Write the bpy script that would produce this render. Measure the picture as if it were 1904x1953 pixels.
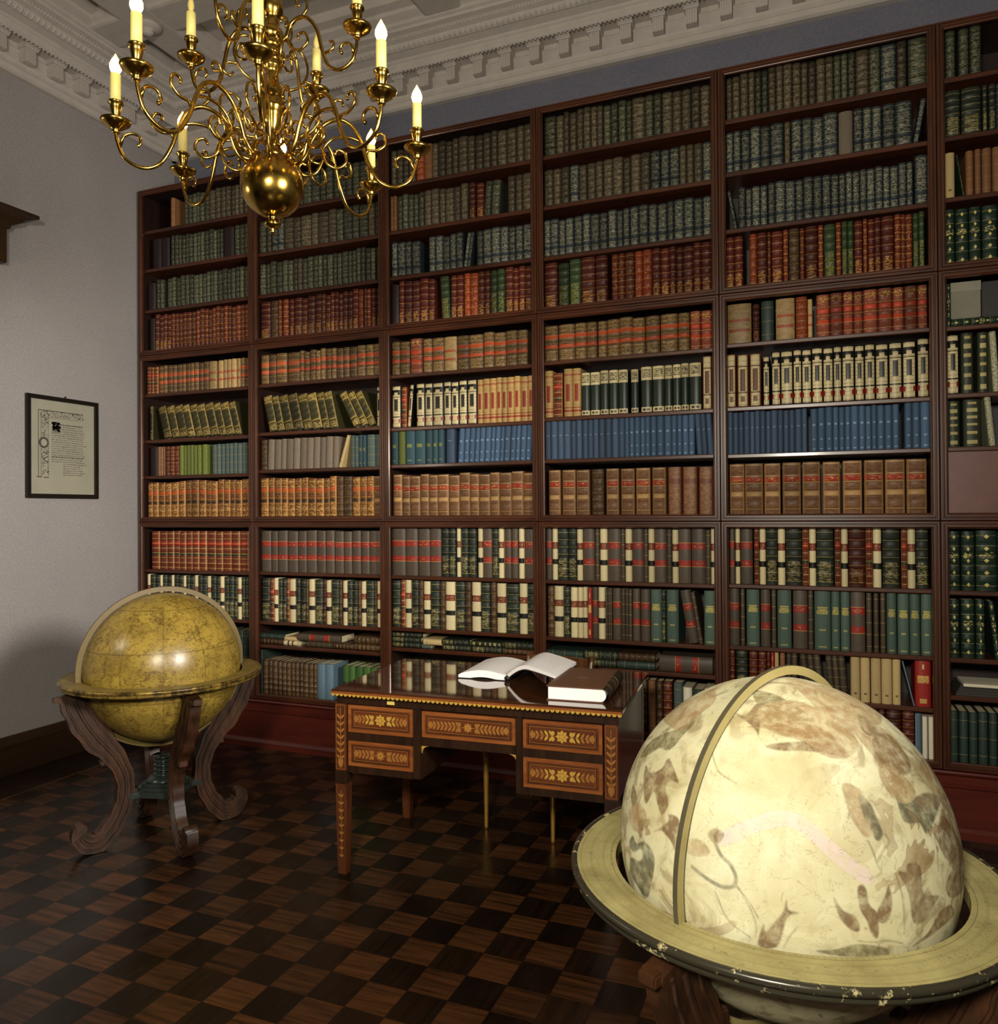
import bpy, bmesh, math, random
import numpy as np
from mathutils import Matrix, Vector
random.seed(7)
rng = np.random.default_rng(7)
scene = bpy.context.scene
COL = scene.collection
for o in list(bpy.data.objects): bpy.data.objects.remove(o)

# ------------------------------------------------------------------ camera
FPX, YAW, PIT, ROL, V0 = 1498.4858, .3848, .0066, -.0065, 966.9371
s_, c_ = math.sin(YAW), math.cos(YAW)
fw = np.array([-s_, c_, 0.]); rr_ = np.array([c_, s_, 0.]); up_ = np.array([0, 0, 1.])
CF = math.cos(PIT)*fw + math.sin(PIT)*up_
CU = -math.sin(PIT)*fw + math.cos(PIT)*up_
RX = math.cos(ROL)*rr_ + math.sin(ROL)*CU
UP = math.cos(ROL)*CU - math.sin(ROL)*rr_
CP = np.array([0, 0, 1.5])
cam_d = bpy.data.cameras.new('camera'); cam = bpy.data.objects.new('camera', cam_d); COL.objects.link(cam)
cam_d.sensor_fit = 'HORIZONTAL'; cam_d.sensor_width = 36; cam_d.lens = FPX/1904*36
cam_d.shift_x = 0; cam_d.shift_y = (V0-976.5)/1904
cam_d.clip_start = .02; cam_d.clip_end = 60
m = Matrix.Identity(4)
for i in range(3):
    m[i][0] = RX[i]; m[i][1] = UP[i]; m[i][2] = -CF[i]; m[i][3] = CP[i]
cam.matrix_world = m
scene.camera = cam

# ------------------------------------------------------------------ view, world, lamps
vs = scene.view_settings
scene.display_settings.display_device = 'sRGB'
vs.view_transform = 'Standard'; vs.look = 'None'; vs.gamma = 1; vs.use_curve_mapping = False
vs.exposure = 0.3
w = bpy.data.worlds.new('World'); scene.world = w; w.use_nodes = True
w.node_tree.nodes['Background'].inputs[0].default_value = (.8, .85, 1, 1)
w.node_tree.nodes['Background'].inputs[1].default_value = .03
def area(name, loc, tgt, size, power, col, sy=None, spread=180):
    d = bpy.data.lights.new(name, 'AREA'); d.energy = power; d.color = col; d.size = size
    if sy: d.shape = 'RECTANGLE'; d.size_y = sy
    d.spread = math.radians(spread)
    o = bpy.data.objects.new(name, d); COL.objects.link(o); o.location = loc
    o.rotation_euler = (Vector(tgt)-Vector(loc)).to_track_quat('-Z', 'Y').to_euler()
    return o
area('studio_lamp', (-.2, -.75, 2.25), (-.75, 3.2, 1.25), .36, 104, (1, .94, .79))          # beside the camera
area('studio_lamp', (1.25, 1.15, 2.15), (-4.3, 3.35, 1.5), .55, 26, (1, .95, .86), None, 66)        # right of the frame
area('studio_lamp', (-3.75, .9, 2.15), (-2.0, 4.1, 1.7), .30, 9, (1, .9, .72))        # left of the frame

# ------------------------------------------------------------------ helpers
def at(u, v, ax, val):
    r = CF + RX*(u-952)/FPX - UP*(v-V0)/FPX
    return CP + r*((val-CP[ax])/r[ax])
def project(P):
    q = np.asarray(P, float)-CP; d = q@CF
    return 952+FPX*(q@RX)/d, V0-FPX*(q@UP)/d
def lin(c):
    return tuple((x/255/12.92 if x/255 <= .04045 else ((x/255+.055)/1.055)**2.4) for x in c)

class MB:
    """collects shapes and links them as ONE mesh object"""
    def __init__(s):
        s.v = []; s.f = []; s.m = []; s.sm = []; s.uv = {}; s.seed = {}; s.M = None
    def add(s, verts, faces, m=0, smooth=False, uvs=None, seed=None):
        b = len(s.v)
        if s.M is not None: verts = [tuple(s.M @ Vector(p)) for p in verts]
        s.v.extend([tuple(p) for p in verts])
        for i, f in enumerate(faces):
            if uvs is not None: s.uv[len(s.f)] = uvs[i]
            if seed is not None: s.seed[len(s.f)] = seed
            s.f.append(tuple(b+k for k in f)); s.m.append(m if not isinstance(m, list) else m[i]); s.sm.append(smooth)
    def box(s, x0, x1, y0, y1, z0, z1, m=0):
        s.add([(x, y, z) for z in (z0, z1) for y in (y0, y1) for x in (x0, x1)],
              [(0, 2, 3, 1), (4, 5, 7, 6), (0, 1, 5, 4), (2, 6, 7, 3), (0, 4, 6, 2), (1, 3, 7, 5)], m)
    def bbox(s, x0, x1, y0, y1, z0, z1, b=.003, m=0):
        """box with chamfered edges"""
        bm = bmesh.new(); bmesh.ops.create_cube(bm, size=1)
        for v in bm.verts:
            v.co = Vector((x0 if v.co.x < 0 else x1, y0 if v.co.y < 0 else y1, z0 if v.co.z < 0 else z1))
        bmesh.ops.bevel(bm, geom=bm.edges[:], offset=b, segments=2, affect='EDGES')
        bm.verts.index_update()
        s.add([tuple(v.co) for v in bm.verts], [tuple(v.index for v in f.verts) for f in bm.faces], m); bm.free()
    def tube(s, pts, rad, n=8, m=0, closed=False, cap=True, flat=None):
        pts = [Vector(p) for p in pts]; N = len(pts)
        if not hasattr(rad, '__len__'): rad = [rad]*N
        T = []
        for i in range(N):
            a = pts[(i-1) % N] if (closed or i > 0) else pts[0]
            b = pts[(i+1) % N] if (closed or i < N-1) else pts[-1]
            T.append((b-a).normalized())
        ref = Vector((0, 0, 1)) if abs(T[0].z) < .9 else Vector((1, 0, 0))
        nrm = (ref - T[0]*ref.dot(T[0])).normalized(); vs_ = []
        for i in range(N):
            nrm = (nrm - T[i]*nrm.dot(T[i])).normalized(); bn = T[i].cross(nrm)
            for k in range(n):
                a = 2*math.pi*k/n
                vs_.append(tuple(pts[i] + (nrm*math.cos(a) + bn*math.sin(a))*rad[i]))
        fs = []
        for i in range(N if closed else N-1):
            j = (i+1) % N
            for k in range(n): fs.append((i*n+k, i*n+(k+1) % n, j*n+(k+1) % n, j*n+k))
        if cap and not closed: fs.append(tuple(range(n))[::-1]); fs.append(tuple((N-1)*n+k for k in range(n)))
        s.add(vs_, fs, m, True)
    def lathe(s, prof, n=24, c=(0, 0, 0), m=0, smooth=True, a0=0, a1=2*math.pi):
        full = abs(a1-a0-2*math.pi) < 1e-6; K = n if full else n+1; vs_ = []
        for (r, z) in prof:
            for k in range(K):
                a = a0+(a1-a0)*k/n; vs_.append((c[0]+r*math.cos(a), c[1]+r*math.sin(a), c[2]+z))
        fs = []
        for i in range(len(prof)-1):
            for k in range(n):
                k2 = (k+1) % K; fs.append((i*K+k, i*K+k2, (i+1)*K+k2, (i+1)*K+k))
        s.add(vs_, fs, m, smooth)
    def prism(s, poly, a, b, ax=2, m=0, smooth=False):
        """2D polygon extruded along axis ax from a to b"""
        def p3(p, t): return {0: (t, p[0], p[1]), 1: (p[0], t, p[1]), 2: (p[0], p[1], t)}[ax]
        n = len(poly); vs_ = [p3(p, a) for p in poly]+[p3(p, b) for p in poly]
        fs = [(i, (i+1) % n, n+(i+1) % n, n+i) for i in range(n)]+[tuple(range(n))[::-1], tuple(range(n, 2*n))]
        s.add(vs_, fs, m, smooth)
    def build(s, name, mats, parent=None, loc=None, edge=None):
        me = bpy.data.meshes.new(name); me.from_pydata(s.v, [], s.f)
        if not isinstance(mats, (list, tuple)): mats = [mats]
        for x in mats: me.materials.append(x)
        me.polygons.foreach_set('material_index', s.m); me.polygons.foreach_set('use_smooth', s.sm)
        if s.uv:
            L = me.uv_layers.new(name='UVMap'); arr = np.zeros(len(me.loops)*2, dtype=np.float32); k = 0
            for i, f in enumerate(s.f):
                q = s.uv.get(i)
                for t in range(len(f)):
                    if q is not None: arr[2*(k+t)] = q[t][0]; arr[2*(k+t)+1] = q[t][1]
                k += len(f)
            L.data.foreach_set('uv', arr)
        if s.seed:
            A = me.attributes.new('seed', 'FLOAT', 'FACE')
            A.data.foreach_set('value', np.array([s.seed.get(i, .5) for i in range(len(s.f))], dtype=np.float32))
        bm = bmesh.new(); bm.from_mesh(me); bmesh.ops.recalc_face_normals(bm, faces=bm.faces[:]); bm.to_mesh(me); bm.free()
        if edge: me.set_sharp_from_angle(angle=math.radians(edge))
        o = bpy.data.objects.new(name, me); COL.objects.link(o)
        if parent: o.parent = parent
        if loc: o.location = loc
        return o
def tag(o, label=None, cat=None, group=None, kind=None):
    if label: o['label'] = label
    if cat: o['category'] = cat
    if group: o['group'] = group
    if kind: o['kind'] = kind
    return o
def empty(name, loc, rz=0):
    o = bpy.data.objects.new(name, None); COL.objects.link(o); o.location = loc; o.rotation_euler = (0, 0, rz)
    o.empty_display_size = .05; return o
def dup(o, parent):
    c = o.copy(); COL.objects.link(c); c.parent = parent
    for ch in list(o.children): dup(ch, c)
    return c
def smooth_path(pts, n=8):
    """Catmull-Rom through points of any dimension"""
    P = [np.array(p, float) for p in pts]; P = [2*P[0]-P[1]]+P+[2*P[-1]-P[-2]]; out = []
    for i in range(1, len(P)-2):
        for k in range(n):
            t = k/n; a, b, c, d = P[i-1:i+3]
            out.append(.5*((2*b)+(-a+c)*t+(2*a-5*b+4*c-d)*t*t+(-a+3*b-3*c+d)*t**3))
    out.append(P[-2]); return out

# ------------------------------------------------------------------ materials
class NT:
    def __init__(s, name):
        s.mat = bpy.data.materials.new(name); s.mat.use_nodes = True; s.t = s.mat.node_tree; s.n = s.t.nodes
        s.b = s.n['Principled BSDF']
    def node(s, typ, **kw):
        x = s.n.new(typ)
        for k, v in kw.items(): setattr(x, k, v)
        return x
    def put(s, sock, v):
        if isinstance(v, bpy.types.NodeSocket): s.t.links.new(v, sock)
        else:
            if sock.type == 'RGBA' and len(v) == 3: v = (*v, 1)
            sock.default_value = v
    def math(s, op, a, b=0., c=None, clamp=False):
        x = s.node('ShaderNodeMath', operation=op); x.use_clamp = clamp
        s.put(x.inputs[0], a); s.put(x.inputs[1], b)
        if c is not None: s.put(x.inputs[2], c)
        return x.outputs[0]
    def mix(s, f, a, b, mode='MIX'):
        x = s.node('ShaderNodeMix', data_type='RGBA', blend_type=mode)
        s.put(x.inputs[0], f); s.put(x.inputs[6], a); s.put(x.inputs[7], b); return x.outputs[2]
    def coord(s, which='Object'): return s.node('ShaderNodeTexCoord').outputs[which]
    def mapping(s, vec, scale=(1, 1, 1), rot=(0, 0, 0), loc=(0, 0, 0)):
        x = s.node('ShaderNodeMapping'); s.put(x.inputs[0], vec)
        x.inputs['Scale'].default_value = scale; x.inputs['Rotation'].default_value = rot; x.inputs['Location'].default_value = loc
        return x.outputs[0]
    def noise(s, vec, scale, detail=3, rough=.55, dist=0):
        x = s.node('ShaderNodeTexNoise'); s.put(x.inputs['Vector'], vec)
        x.inputs['Scale'].default_value = scale; x.inputs['Detail'].default_value = detail
        x.inputs['Roughness'].default_value = rough; x.inputs['Distortion'].default_value = dist
        return x.outputs[0]
    def sep(s, vec):
        x = s.node('ShaderNodeSeparateXYZ'); s.put(x.inputs[0], vec); return x.outputs
    def comb(s, x, y, z):
        q = s.node('ShaderNodeCombineXYZ'); s.put(q.inputs[0], x); s.put(q.inputs[1], y); s.put(q.inputs[2], z); return q.outputs[0]
    def rng(s, v, a, b, c=0., d=1.):
        x = s.node('ShaderNodeMapRange'); s.put(x.inputs[0], v)
        for i, k in enumerate((a, b, c, d)): x.inputs[i+1].default_value = k
        return x.outputs[0]
    def between(s, v, a, b):
        return s.math('MULTIPLY', s.math('GREATER_THAN', v, a), s.math('LESS_THAN', v, b))
    def bump(s, h, strength=.2, dist=.002):
        x = s.node('ShaderNodeBump'); x.inputs['Strength'].default_value = strength; x.inputs['Distance'].default_value = dist
        s.put(x.inputs['Height'], h); s.put(s.b.inputs['Normal'], x.outputs[0])
    def fin(s, col=None, rough=None, metal=None, spec=None, coat=None):
        if col is not None: s.put(s.b.inputs['Base Color'], col)
        if rough is not None: s.put(s.b.inputs['Roughness'], rough)
        if metal is not None: s.put(s.b.inputs['Metallic'], metal)
        if spec is not None: s.put(s.b.inputs['Specular IOR Level'], spec)
        if coat is not None: s.b.inputs['Coat Weight'].default_value = coat; s.b.inputs['Coat Roughness'].default_value = .04 if coat > .9 else .12
        return s.mat
def plain(name, col, rough=.6, metal=0, var=.15, scale=30, **kw):
    n = NT(name); v = n.noise(n.coord(), scale, 4)
    c = n.mix(v, tuple(x*(1-var) for x in col), tuple(min(1, x*(1+var)) for x in col))
    return n.fin(c, rough, metal, **kw)
def wood(name, c1, c2, rough=.35, axis='X', scale=14, coat=0, bump=.05):
    n = NT(name); st = {'X': (.12, 1, 1), 'Y': (1, .12, 1), 'Z': (1, 1, .12)}[axis]
    v = n.noise(n.mapping(n.coord(), st), scale, 6, .6, .6)
    f = n.noise(n.mapping(n.coord(), tuple(k*1.0 for k in st)), scale*9, 3)
    t = n.math('ADD', n.math('MULTIPLY', v, .75), n.math('MULTIPLY', f, .25))
    n.bump(t, bump); return n.fin(n.mix(n.rng(t, .32, .68), c1, c2), rough, 0, coat=coat)
MAHOG = wood('mahogany_upright', lin((44, 22, 12)), lin((88, 48, 26)), .33, 'Z', 16, .2)
MAHOGX = wood('mahogany_level', lin((46, 22, 12)), lin((92, 48, 26)), .33, 'X', 16, .2)
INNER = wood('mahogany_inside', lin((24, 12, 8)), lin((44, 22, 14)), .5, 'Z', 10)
DARKWOOD = wood('dark_skirting_wood', lin((30, 18, 9)), lin((58, 36, 18)), .45, 'Y', 8)
PLINTH = wood('red_mahogany', lin((66, 22, 14)), lin((98, 36, 23)), .3, 'X', 12, .2)
PANELW = wood('purple_brown_panel', lin((88, 52, 46)), lin((112, 70, 62)), .4, 'Y', 6)
BRASS = NT('polished_brass'); _v = BRASS.noise(BRASS.coord(), 25, 3)
BRASS = BRASS.fin(BRASS.mix(_v, lin((150, 116, 42)), lin((198, 164, 82))), BRASS.rng(_v, .3, .7, .14, .26), 1.0)
PAGE = NT('page_edges'); _c = PAGE.sep(PAGE.coord()); _w = PAGE.noise(PAGE.comb(PAGE.math('MULTIPLY', _c[0], 40), 1., PAGE.math('MULTIPLY', _c[2], 3)), 12, 2)
PAGE = PAGE.fin(PAGE.mix(_w, lin((190, 172, 130)), lin((226, 212, 176))), .8)
# ------------------------------------------------------------------ setting: shell of the room
XL_, YB, ZC = -4.376, 4.465, 4.53         # left wall, wall behind the bookcases, ceiling
D = 4.1152; X0 = -3.3802; BW = .9761      # front of the bookcases, first double upright, bay width
TZ = [.308, 1.447, 2.595, 3.744]          # heights where the stacked units meet
XR_, YF = 3.3, -2.2
n = NT('parquet_floor'); g = n.sep(n.coord()); P_ = .1405
fx = n.math('DIVIDE', n.math('ADD', g[0], 1.908), P_); fy = n.math('DIVIDE', n.math('SUBTRACT', g[1], 1.902), P_)
ix = n.math('FLOOR', fx); iy = n.math('FLOOR', fy)
par = n.math('ABSOLUTE', n.math('MODULO', n.math('ADD', ix, iy), 2.))
rnd = n.node('ShaderNodeTexWhiteNoise', noise_dimensions='2D'); n.put(rnd.inputs['Vector'], n.comb(ix, iy, 0.)); rv = rnd.outputs[0]
off = n.math('MULTIPLY', rv, 37.)
ga = n.noise(n.comb(n.math('ADD', n.math('MULTIPLY', g[0], 2.2), off), n.math('MULTIPLY', g[1], 34.), off), 1.6, 5, .62)
gb = n.noise(n.comb(n.math('MULTIPLY', g[0], 34.), n.math('ADD', n.math('MULTIPLY', g[1], 2.2), off), off), 1.6, 5, .62)
la = n.mix(n.rng(ga, .3, .72), lin((32, 20, 11)), lin((90, 56, 32)))
lb = n.mix(n.rng(gb, .3, .75), lin((17, 11, 7)), lin((40, 25, 15)))
tile = n.mix(par, lb, la)
tile = n.mix(.75, tile, n.mix(rv, (.35, .35, .35), (1.25, 1.15, 1.0)), 'MULTIPLY')
ex = n.math('ABSOLUTE', n.math('SUBTRACT', n.math('FRACT', fx), .5)); ey = n.math('ABSOLUTE', n.math('SUBTRACT', n.math('FRACT', fy), .5))
seam = n.math('GREATER_THAN', n.math('MAXIMUM', ex, ey), .488)
tile = n.mix(n.math('MULTIPLY', seam, .6), tile, lin((14, 9, 6)))
gc = n.noise(n.comb(n.math('MULTIPLY', g[0], 30.), n.math('MULTIPLY', g[1], 1.5), 0.), 1.5, 4)
border = n.mix(gc, lin((19, 12, 7)), lin((38, 24, 13)))
strip = n.mix(gc, lin((66, 44, 18)), lin((84, 58, 26)))
inb = n.math('LESS_THAN', g[0], -4.0)
colr = n.mix(inb, tile, border); colr = n.mix(n.between(g[0], -4.008, -3.992), colr, strip)
n.bump(n.math('ADD', n.math('MULTIPLY', ga, .3), n.math('MULTIPLY', seam, -1.)), .12, .0008)
FLOOR = n.fin(colr, n.rng(n.noise(n.coord(), 5, 4), .3, .7, .22, .4), 0, .4)
n = NT('blue_grey_plaster'); a = n.noise(n.coord(), 2.2, 4); b = n.noise(n.coord(), 130, 3, .7)
cc = n.mix(a, lin((146, 141, 142)), lin((162, 156, 152))); cc = n.mix(.5, cc, n.mix(n.rng(b, .3, .7), (.5, .5, .5), (1.35, 1.35, 1.35)), 'MULTIPLY')
n.bump(b, .35, .0015); WALL = n.fin(cc, .9, 0, .2)
n = NT('blue_grey_plaster_dimmed'); b = n.noise(n.coord(), 130, 3, .7)  # the wall plaster again, its dimmer light put into a darker, bluer colour
cc = n.mix(n.noise(n.coord(), 2.5, 3), lin((104, 104, 118)), lin((118, 117, 128))); cc = n.mix(.4, cc, n.mix(n.rng(b, .3, .7), (.5, .5, .5), (1.35, 1.35, 1.35)), 'MULTIPLY')
WALLB = n.fin(cc, .9, 0, .2)
n = NT('ceiling_plaster'); a = n.noise(n.coord(), 14, 5); b = n.noise(n.coord(), 200, 2)
cc = n.mix(a, lin((178, 170, 164)), lin((204, 195, 186))); cc = n.mix(.4, cc, n.mix(b, (.75, .75, .75), (1.15, 1.15, 1.15)), 'MULTIPLY')
n.bump(b, .2, .001); PLASTER = n.fin(cc, .9, 0, .2)
def slab(name, x0, x1, y0, y1, z0, z1, mat):
    q = MB(); q.box(x0, x1, y0, y1, z0, z1); return tag(q.build(name, mat), kind='structure')
slab('floor', XL_-.1, XR_+.1, YF-.1, YB+.1, -.1, 0, FLOOR)
slab('ceiling', XL_-.1, XR_+.1, YF-.1, YB+.1, ZC, ZC+.1, PLASTER)
slab('wall_back', XL_-.1, XR_+.1, YB, YB+.1, 0, ZC, WALLB)
slab('wall_left', XL_-.1, XL_, YF, YB, 0, ZC, WALL)
slab('wall_right', XR_, XR_+.1, YF, YB, 0, ZC, WALL)
slab('wall_front', XL_, XR_, YF-.1, YF, 0, ZC, WALL)
q = MB(); q.prism([(XL_, 0), (XL_+.035, 0), (XL_+.035, .17), (XL_+.028, .185), (XL_+.022, .2), (XL_+.012, .216), (XL_, .216)], YF+.001, D+.02, 1)
tag(q.build('baseboard_left', DARKWOOD), kind='structure')
# cornice: (distance from the wall, height)
CP_ = [(0, 4.085), (.035, 4.085), (.05, 4.094), (.052, 4.125), (.046, 4.132), (.036, 4.137), (.05, 4.15), (.055, 4.165), (.034, 4.172),
       (.034, 4.225), (.042, 4.232), (.042, 4.24), (.034, 4.247), (.034, 4.276), (.135, 4.276), (.142, 4.262), (.15, 4.262), (.152, 4.285), (.158, 4.293),
       (.16, 4.303), (.172, 4.312), (.175, 4.322), (.222, 4.337), (.232, 4.334), (.238, 4.342), (.244, 4.336), (.252, 4.344), (.258, 4.352),
       (.262, 4.362), (.292, 4.372), (.296, 4.384), (.330, 4.392), (.336, 4.404), (.352, 4.412), (.356, 4.43), (.40, 4.45), (.405, 4.47), (.46, 4.48), (.47, ZC), (0, ZC)]
def leaf_row(q, ax, a, b):
    # carved leaf row and bead row under the cornice
    for (p0, z0, p1, z1, pitch, wd, h) in ((.234, 4.333, .262, 4.366, .034, .024, .012), (.292, 4.374, .300, 4.390, .02, .013, .007), (.136, 4.258, .150, 4.262, .026, .017, .006)):
        t = a
        while t < b:
            vs_ = []
            for (p, z, s, o) in ((p0, z0, .5, 0), (p0*.5+p1*.5, z0*.5+z1*.5, 1, 1), (p1, z1, .35, 0)):
                for e in (-1, 0, 1):
                    hh = h*o*(1 if e == 0 else .35)+(.002 if e == 0 else 0)
                    pp, zz = p+hh*.7, z-hh*.7-.001; tt = t+e*wd*.5*s
                    vs_.append((tt, YB-pp, zz) if ax == 'X' else (XL_+pp, tt, zz))
            q.add(vs_, [(0, 1, 4, 3), (1, 2, 5, 4), (3, 4, 7, 6), (4, 5, 8, 7)]); t += pitch
q = MB(); q.prism([(YB-p, z) for p, z in CP_], XL_+.001, XR_-.001, 0); leaf_row(q, 'X', XL_+.3, XR_-.01); cb = tag(q.build('trim_1', PLASTER), kind='structure')
q = MB(); q.prism([(XL_+p, z) for p, z in CP_], YF+.001, YB-.001, 1); leaf_row(q, 'Y', YF+.01, YB-.3); cl = tag(q.build('trim_2', PLASTER), kind='structure')
# scroll bracket: fluted front with a moulded cap, p = distance out from the wall
def bracket_mesh():
    q = MB()
    for i in range(5):
        x = -.031+i*.0132; q.bbox(x, x+.0095, .034, .1, 4.168, 4.252, .003)
    q.box(-.0285, .0285, .033, .094, 4.17, 4.25)
    q.prism([(.034, 4.25), (.102, 4.25), (.106, 4.256), (.118, 4.262), (.126, 4.266), (.128, 4.276), (.034, 4.276)], -.042, .042, 0)
    return q
bq = bracket_mesh(); b0 = None
for k in range(34):
    x = -1.345+.1825*(k-17)
    if x > XR_-.2 or x < XL_+.3: continue
    if b0 is None:
        q = MB(); q.add([(a, -b, c) for a, b, c in bq.v], bq.f); b0 = q.build('bracket', PLASTER, cb); o = b0
    else: o = b0.copy(); COL.objects.link(o); o.parent = cb
    o.location = (x, YB, 0)
b1 = None
for k in range(28):
    y = YB-.3-.1825*k
    if y < YF+.2: break
    if b1 is None:
        q = MB(); q.add([(b, a, c) for a, b, c in bq.v], bq.f); b1 = q.build('bracket', PLASTER, cl); o = b1
    else: o = b1.copy(); COL.objects.link(o); o.parent = cl
    o.location = (XL_, y, 0)
# ceiling beams
BEAM = [(-.16, ZC), (-.16, 4.49), (-.145, 4.48), (-.14, 4.455), (-.12, 4.445), (-.115, 4.425), (-.1, 4.42), (.1, 4.42), (.115, 4.425), (.12, 4.445), (.14, 4.455), (.145, 4.48), (.16, 4.49), (.16, ZC)]
def beam(i, along, c, a, b):
    q = MB()
    if along == 'X': q.prism([(c+p, z) for p, z in BEAM], a, b, 0)
    else: q.prism([(c+p, z-.002) for p, z in BEAM], a, b, 1)
    return tag(q.build('trim_%d' % i, PLASTER), kind='structure')
bx = beam(3, 'X', 3.55, XL_+.3, XR_); beam(4, 'X', 1.9, XL_+.3, XR_); beam(5, 'X', .25, XL_+.3, XR_)
beam(6, 'Y', -3.68, YF, YB-.3); beam(7, 'Y', -2.0, YF, YB-.3); beam(8, 'Y', -.3, YF, YB-.3)
q = MB(); q.lathe([(0, 4.36), (.02, 4.362), (.035, 4.372), (.03, 4.385), (.05, 4.39), (.075, 4.4), (.08, 4.41), (.07, 4.42)], 20, (-3.68, 3.55, 0)); q.build('rosette', PLASTER, bx)

# ------------------------------------------------------------------ bookcase units
STILE = [(0, 0), (0, .012), (.003, .017), (.010, .017), (.0125, .012), (.0155, .012), (.0185, .018), (.0265, .018), (.030, .012), (.034, .010), (.036, 0)]
def frame_member(x0, x1, z0, z1, side):
    """moulded member of a mitred frame around the opening x0..x1, z0..z1"""
    q = MB(); k = len(STILE); vs_ = []
    for (o, h) in STILE:
        y = D+.004-h
        if side == 'L': vs_ += [(x0+o, y, z0+o), (x0+o, y, z1-o)]
        if side == 'R': vs_ += [(x1-o, y, z0+o), (x1-o, y, z1-o)]
        if side == 'B': vs_ += [(x0+o, y, z0+o), (x1-o, y, z0+o)]
        if side == 'T': vs_ += [(x0+o, y, z1-o), (x1-o, y, z1-o)]
    fs = [(2*i, 2*i+1, 2*i+3, 2*i+2) for i in range(k-1)]+[(2*k-2, 2*k-1, 1, 0)]
    fs += [tuple(2*i for i in range(k)), tuple(2*i+1 for i in range(k))]
    q.add(vs_, fs); return q
SHZ = {1: [3.455, 3.189, 2.906, 2.322, 2.003, 1.755, 1.110, .798, .52],
       2: [3.445, 3.176, 2.905, 2.326, 2.013, 1.772, 1.116, .797, .646],
       3: [3.459, 3.183, 2.907, 2.316, 1.999, 1.778, 1.115, .805, .684],
       4: [3.463, 3.184, 2.903, 2.322, 2.011, 1.779, 1.114, .801, .648],
       5: [3.475, 3.205, 2.916, 2.335, 2.013, 1.775, 1.119, .808, .568],
       6: [3.478, 3.207, 2.925, 2.330, 2.020, 1.775, 1.116, .807, .634]}
BAY = {1: (XL_+.02, X0)}
for b in range(2, 7): BAY[b] = (X0+(b-2)*BW, X0+(b-1)*BW)
ORD = ['', 'first', 'second', 'third', 'fourth', 'fifth', 'sixth', 'seventh', 'eighth', 'ninth', 'tenth', 'eleventh', 'twelfth', 'thirteenth', 'fourteenth',
       'fifteenth', 'sixteenth', 'seventeenth', 'eighteenth', 'nineteenth', 'twentieth']+['%dth' % i if i % 10 not in (1, 2, 3) else '%d%s' % (i, {1: 'st', 2: 'nd', 3: 'rd'}[i % 10]) for i in range(21, 60)]
BAYN = {1: 'leftmost', 2: 'second', 3: 'third', 4: 'fourth', 5: 'fifth', 6: 'rightmost'}
for b in range(1, 7):
    x0, x1 = BAY[b]; x0 += .0008; x1 -= .0008
    for t in range(3):
        z0, z1 = TZ[t]+.0008, TZ[t+1]-.0008
        u = empty('bookcase_unit', ((x0+x1)/2, D+.17, z0))
        tag(u, '%s dark mahogany bookcase unit of the %s' % (['bottom', 'middle', 'top'][t], {1: 'first column from the left, beside the wall', 6: 'rightmost column, cut off by the photo edge'}.get(b, ORD[b]+' column from the left')), 'bookcase', 'stacked mahogany bookcase units')
        L = Matrix.Translation((-(x0+x1)/2, -(D+.17), -z0))
        def part(q, name, mat):
            q.v = [tuple(L @ Vector(p)) for p in q.v]; return q.build(name, mat, u)
        for sd, nm in (('L', 'stile'), ('R', 'stile'), ('B', 'rail'), ('T', 'rail')): part(frame_member(x0, x1, z0, z1, sd), nm, MAHOG if sd in 'LR' else MAHOGX)
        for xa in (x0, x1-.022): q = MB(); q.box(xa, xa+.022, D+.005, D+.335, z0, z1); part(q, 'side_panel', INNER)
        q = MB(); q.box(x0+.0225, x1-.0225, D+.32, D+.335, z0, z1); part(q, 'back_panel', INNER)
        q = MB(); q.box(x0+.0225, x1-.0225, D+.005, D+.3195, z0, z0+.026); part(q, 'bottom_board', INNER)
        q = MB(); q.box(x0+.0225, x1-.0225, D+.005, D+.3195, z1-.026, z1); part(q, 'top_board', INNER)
        for z in SHZ[b]:
            if z0 < z < z1:
                q = MB(); q.prism([(D+.012, z-.007), (D+.0145, z-.011), (D+.3195, z-.011), (D+.3195, z+.011), (D+.0145, z+.011), (D+.012, z+.007)], x0+.0225, x1-.0225, 0)
                part(q, 'shelf', MAHOGX)
        if b == 6 and t == 1:
            q = MB(); q.bbox(x0+.036, x1-.036, D+.012, D+.03, TZ[1]+.027, SHZ[6][5]-.012, .003); part(q, 'drop_front', PANELW)
            q = MB(); q.lathe([(.0, 0), (.006, .001), (.006, .012), (.012, .018), (.012, .024), (.0, .028)], 12)
            q.v = [(x0+.49+a, D+.012-c, 1.6+bb) for a, bb, c in q.v]; part(q, 'knob', BRASS)
q = MB(); xa, xb = XL_+.036, X0+5*BW-.002
q.prism([(D-.004, .0), (D-.022, .0), (D-.022, .035), (D-.012, .05), (D-.004, .056), (D-.004, .225), (D-.012, .232), (D-.012, .24), (D-.004, .246), (D-.004, .28), (D-.02, .29), (D-.024, .298), (D-.02, .306), (D+.33, .306), (D+.33, 0)], xa, xb, 0)
tag(q.build('bookcase_plinth', PLINTH), 'long red mahogany plinth running under all the bookcase columns', 'plinth')
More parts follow.
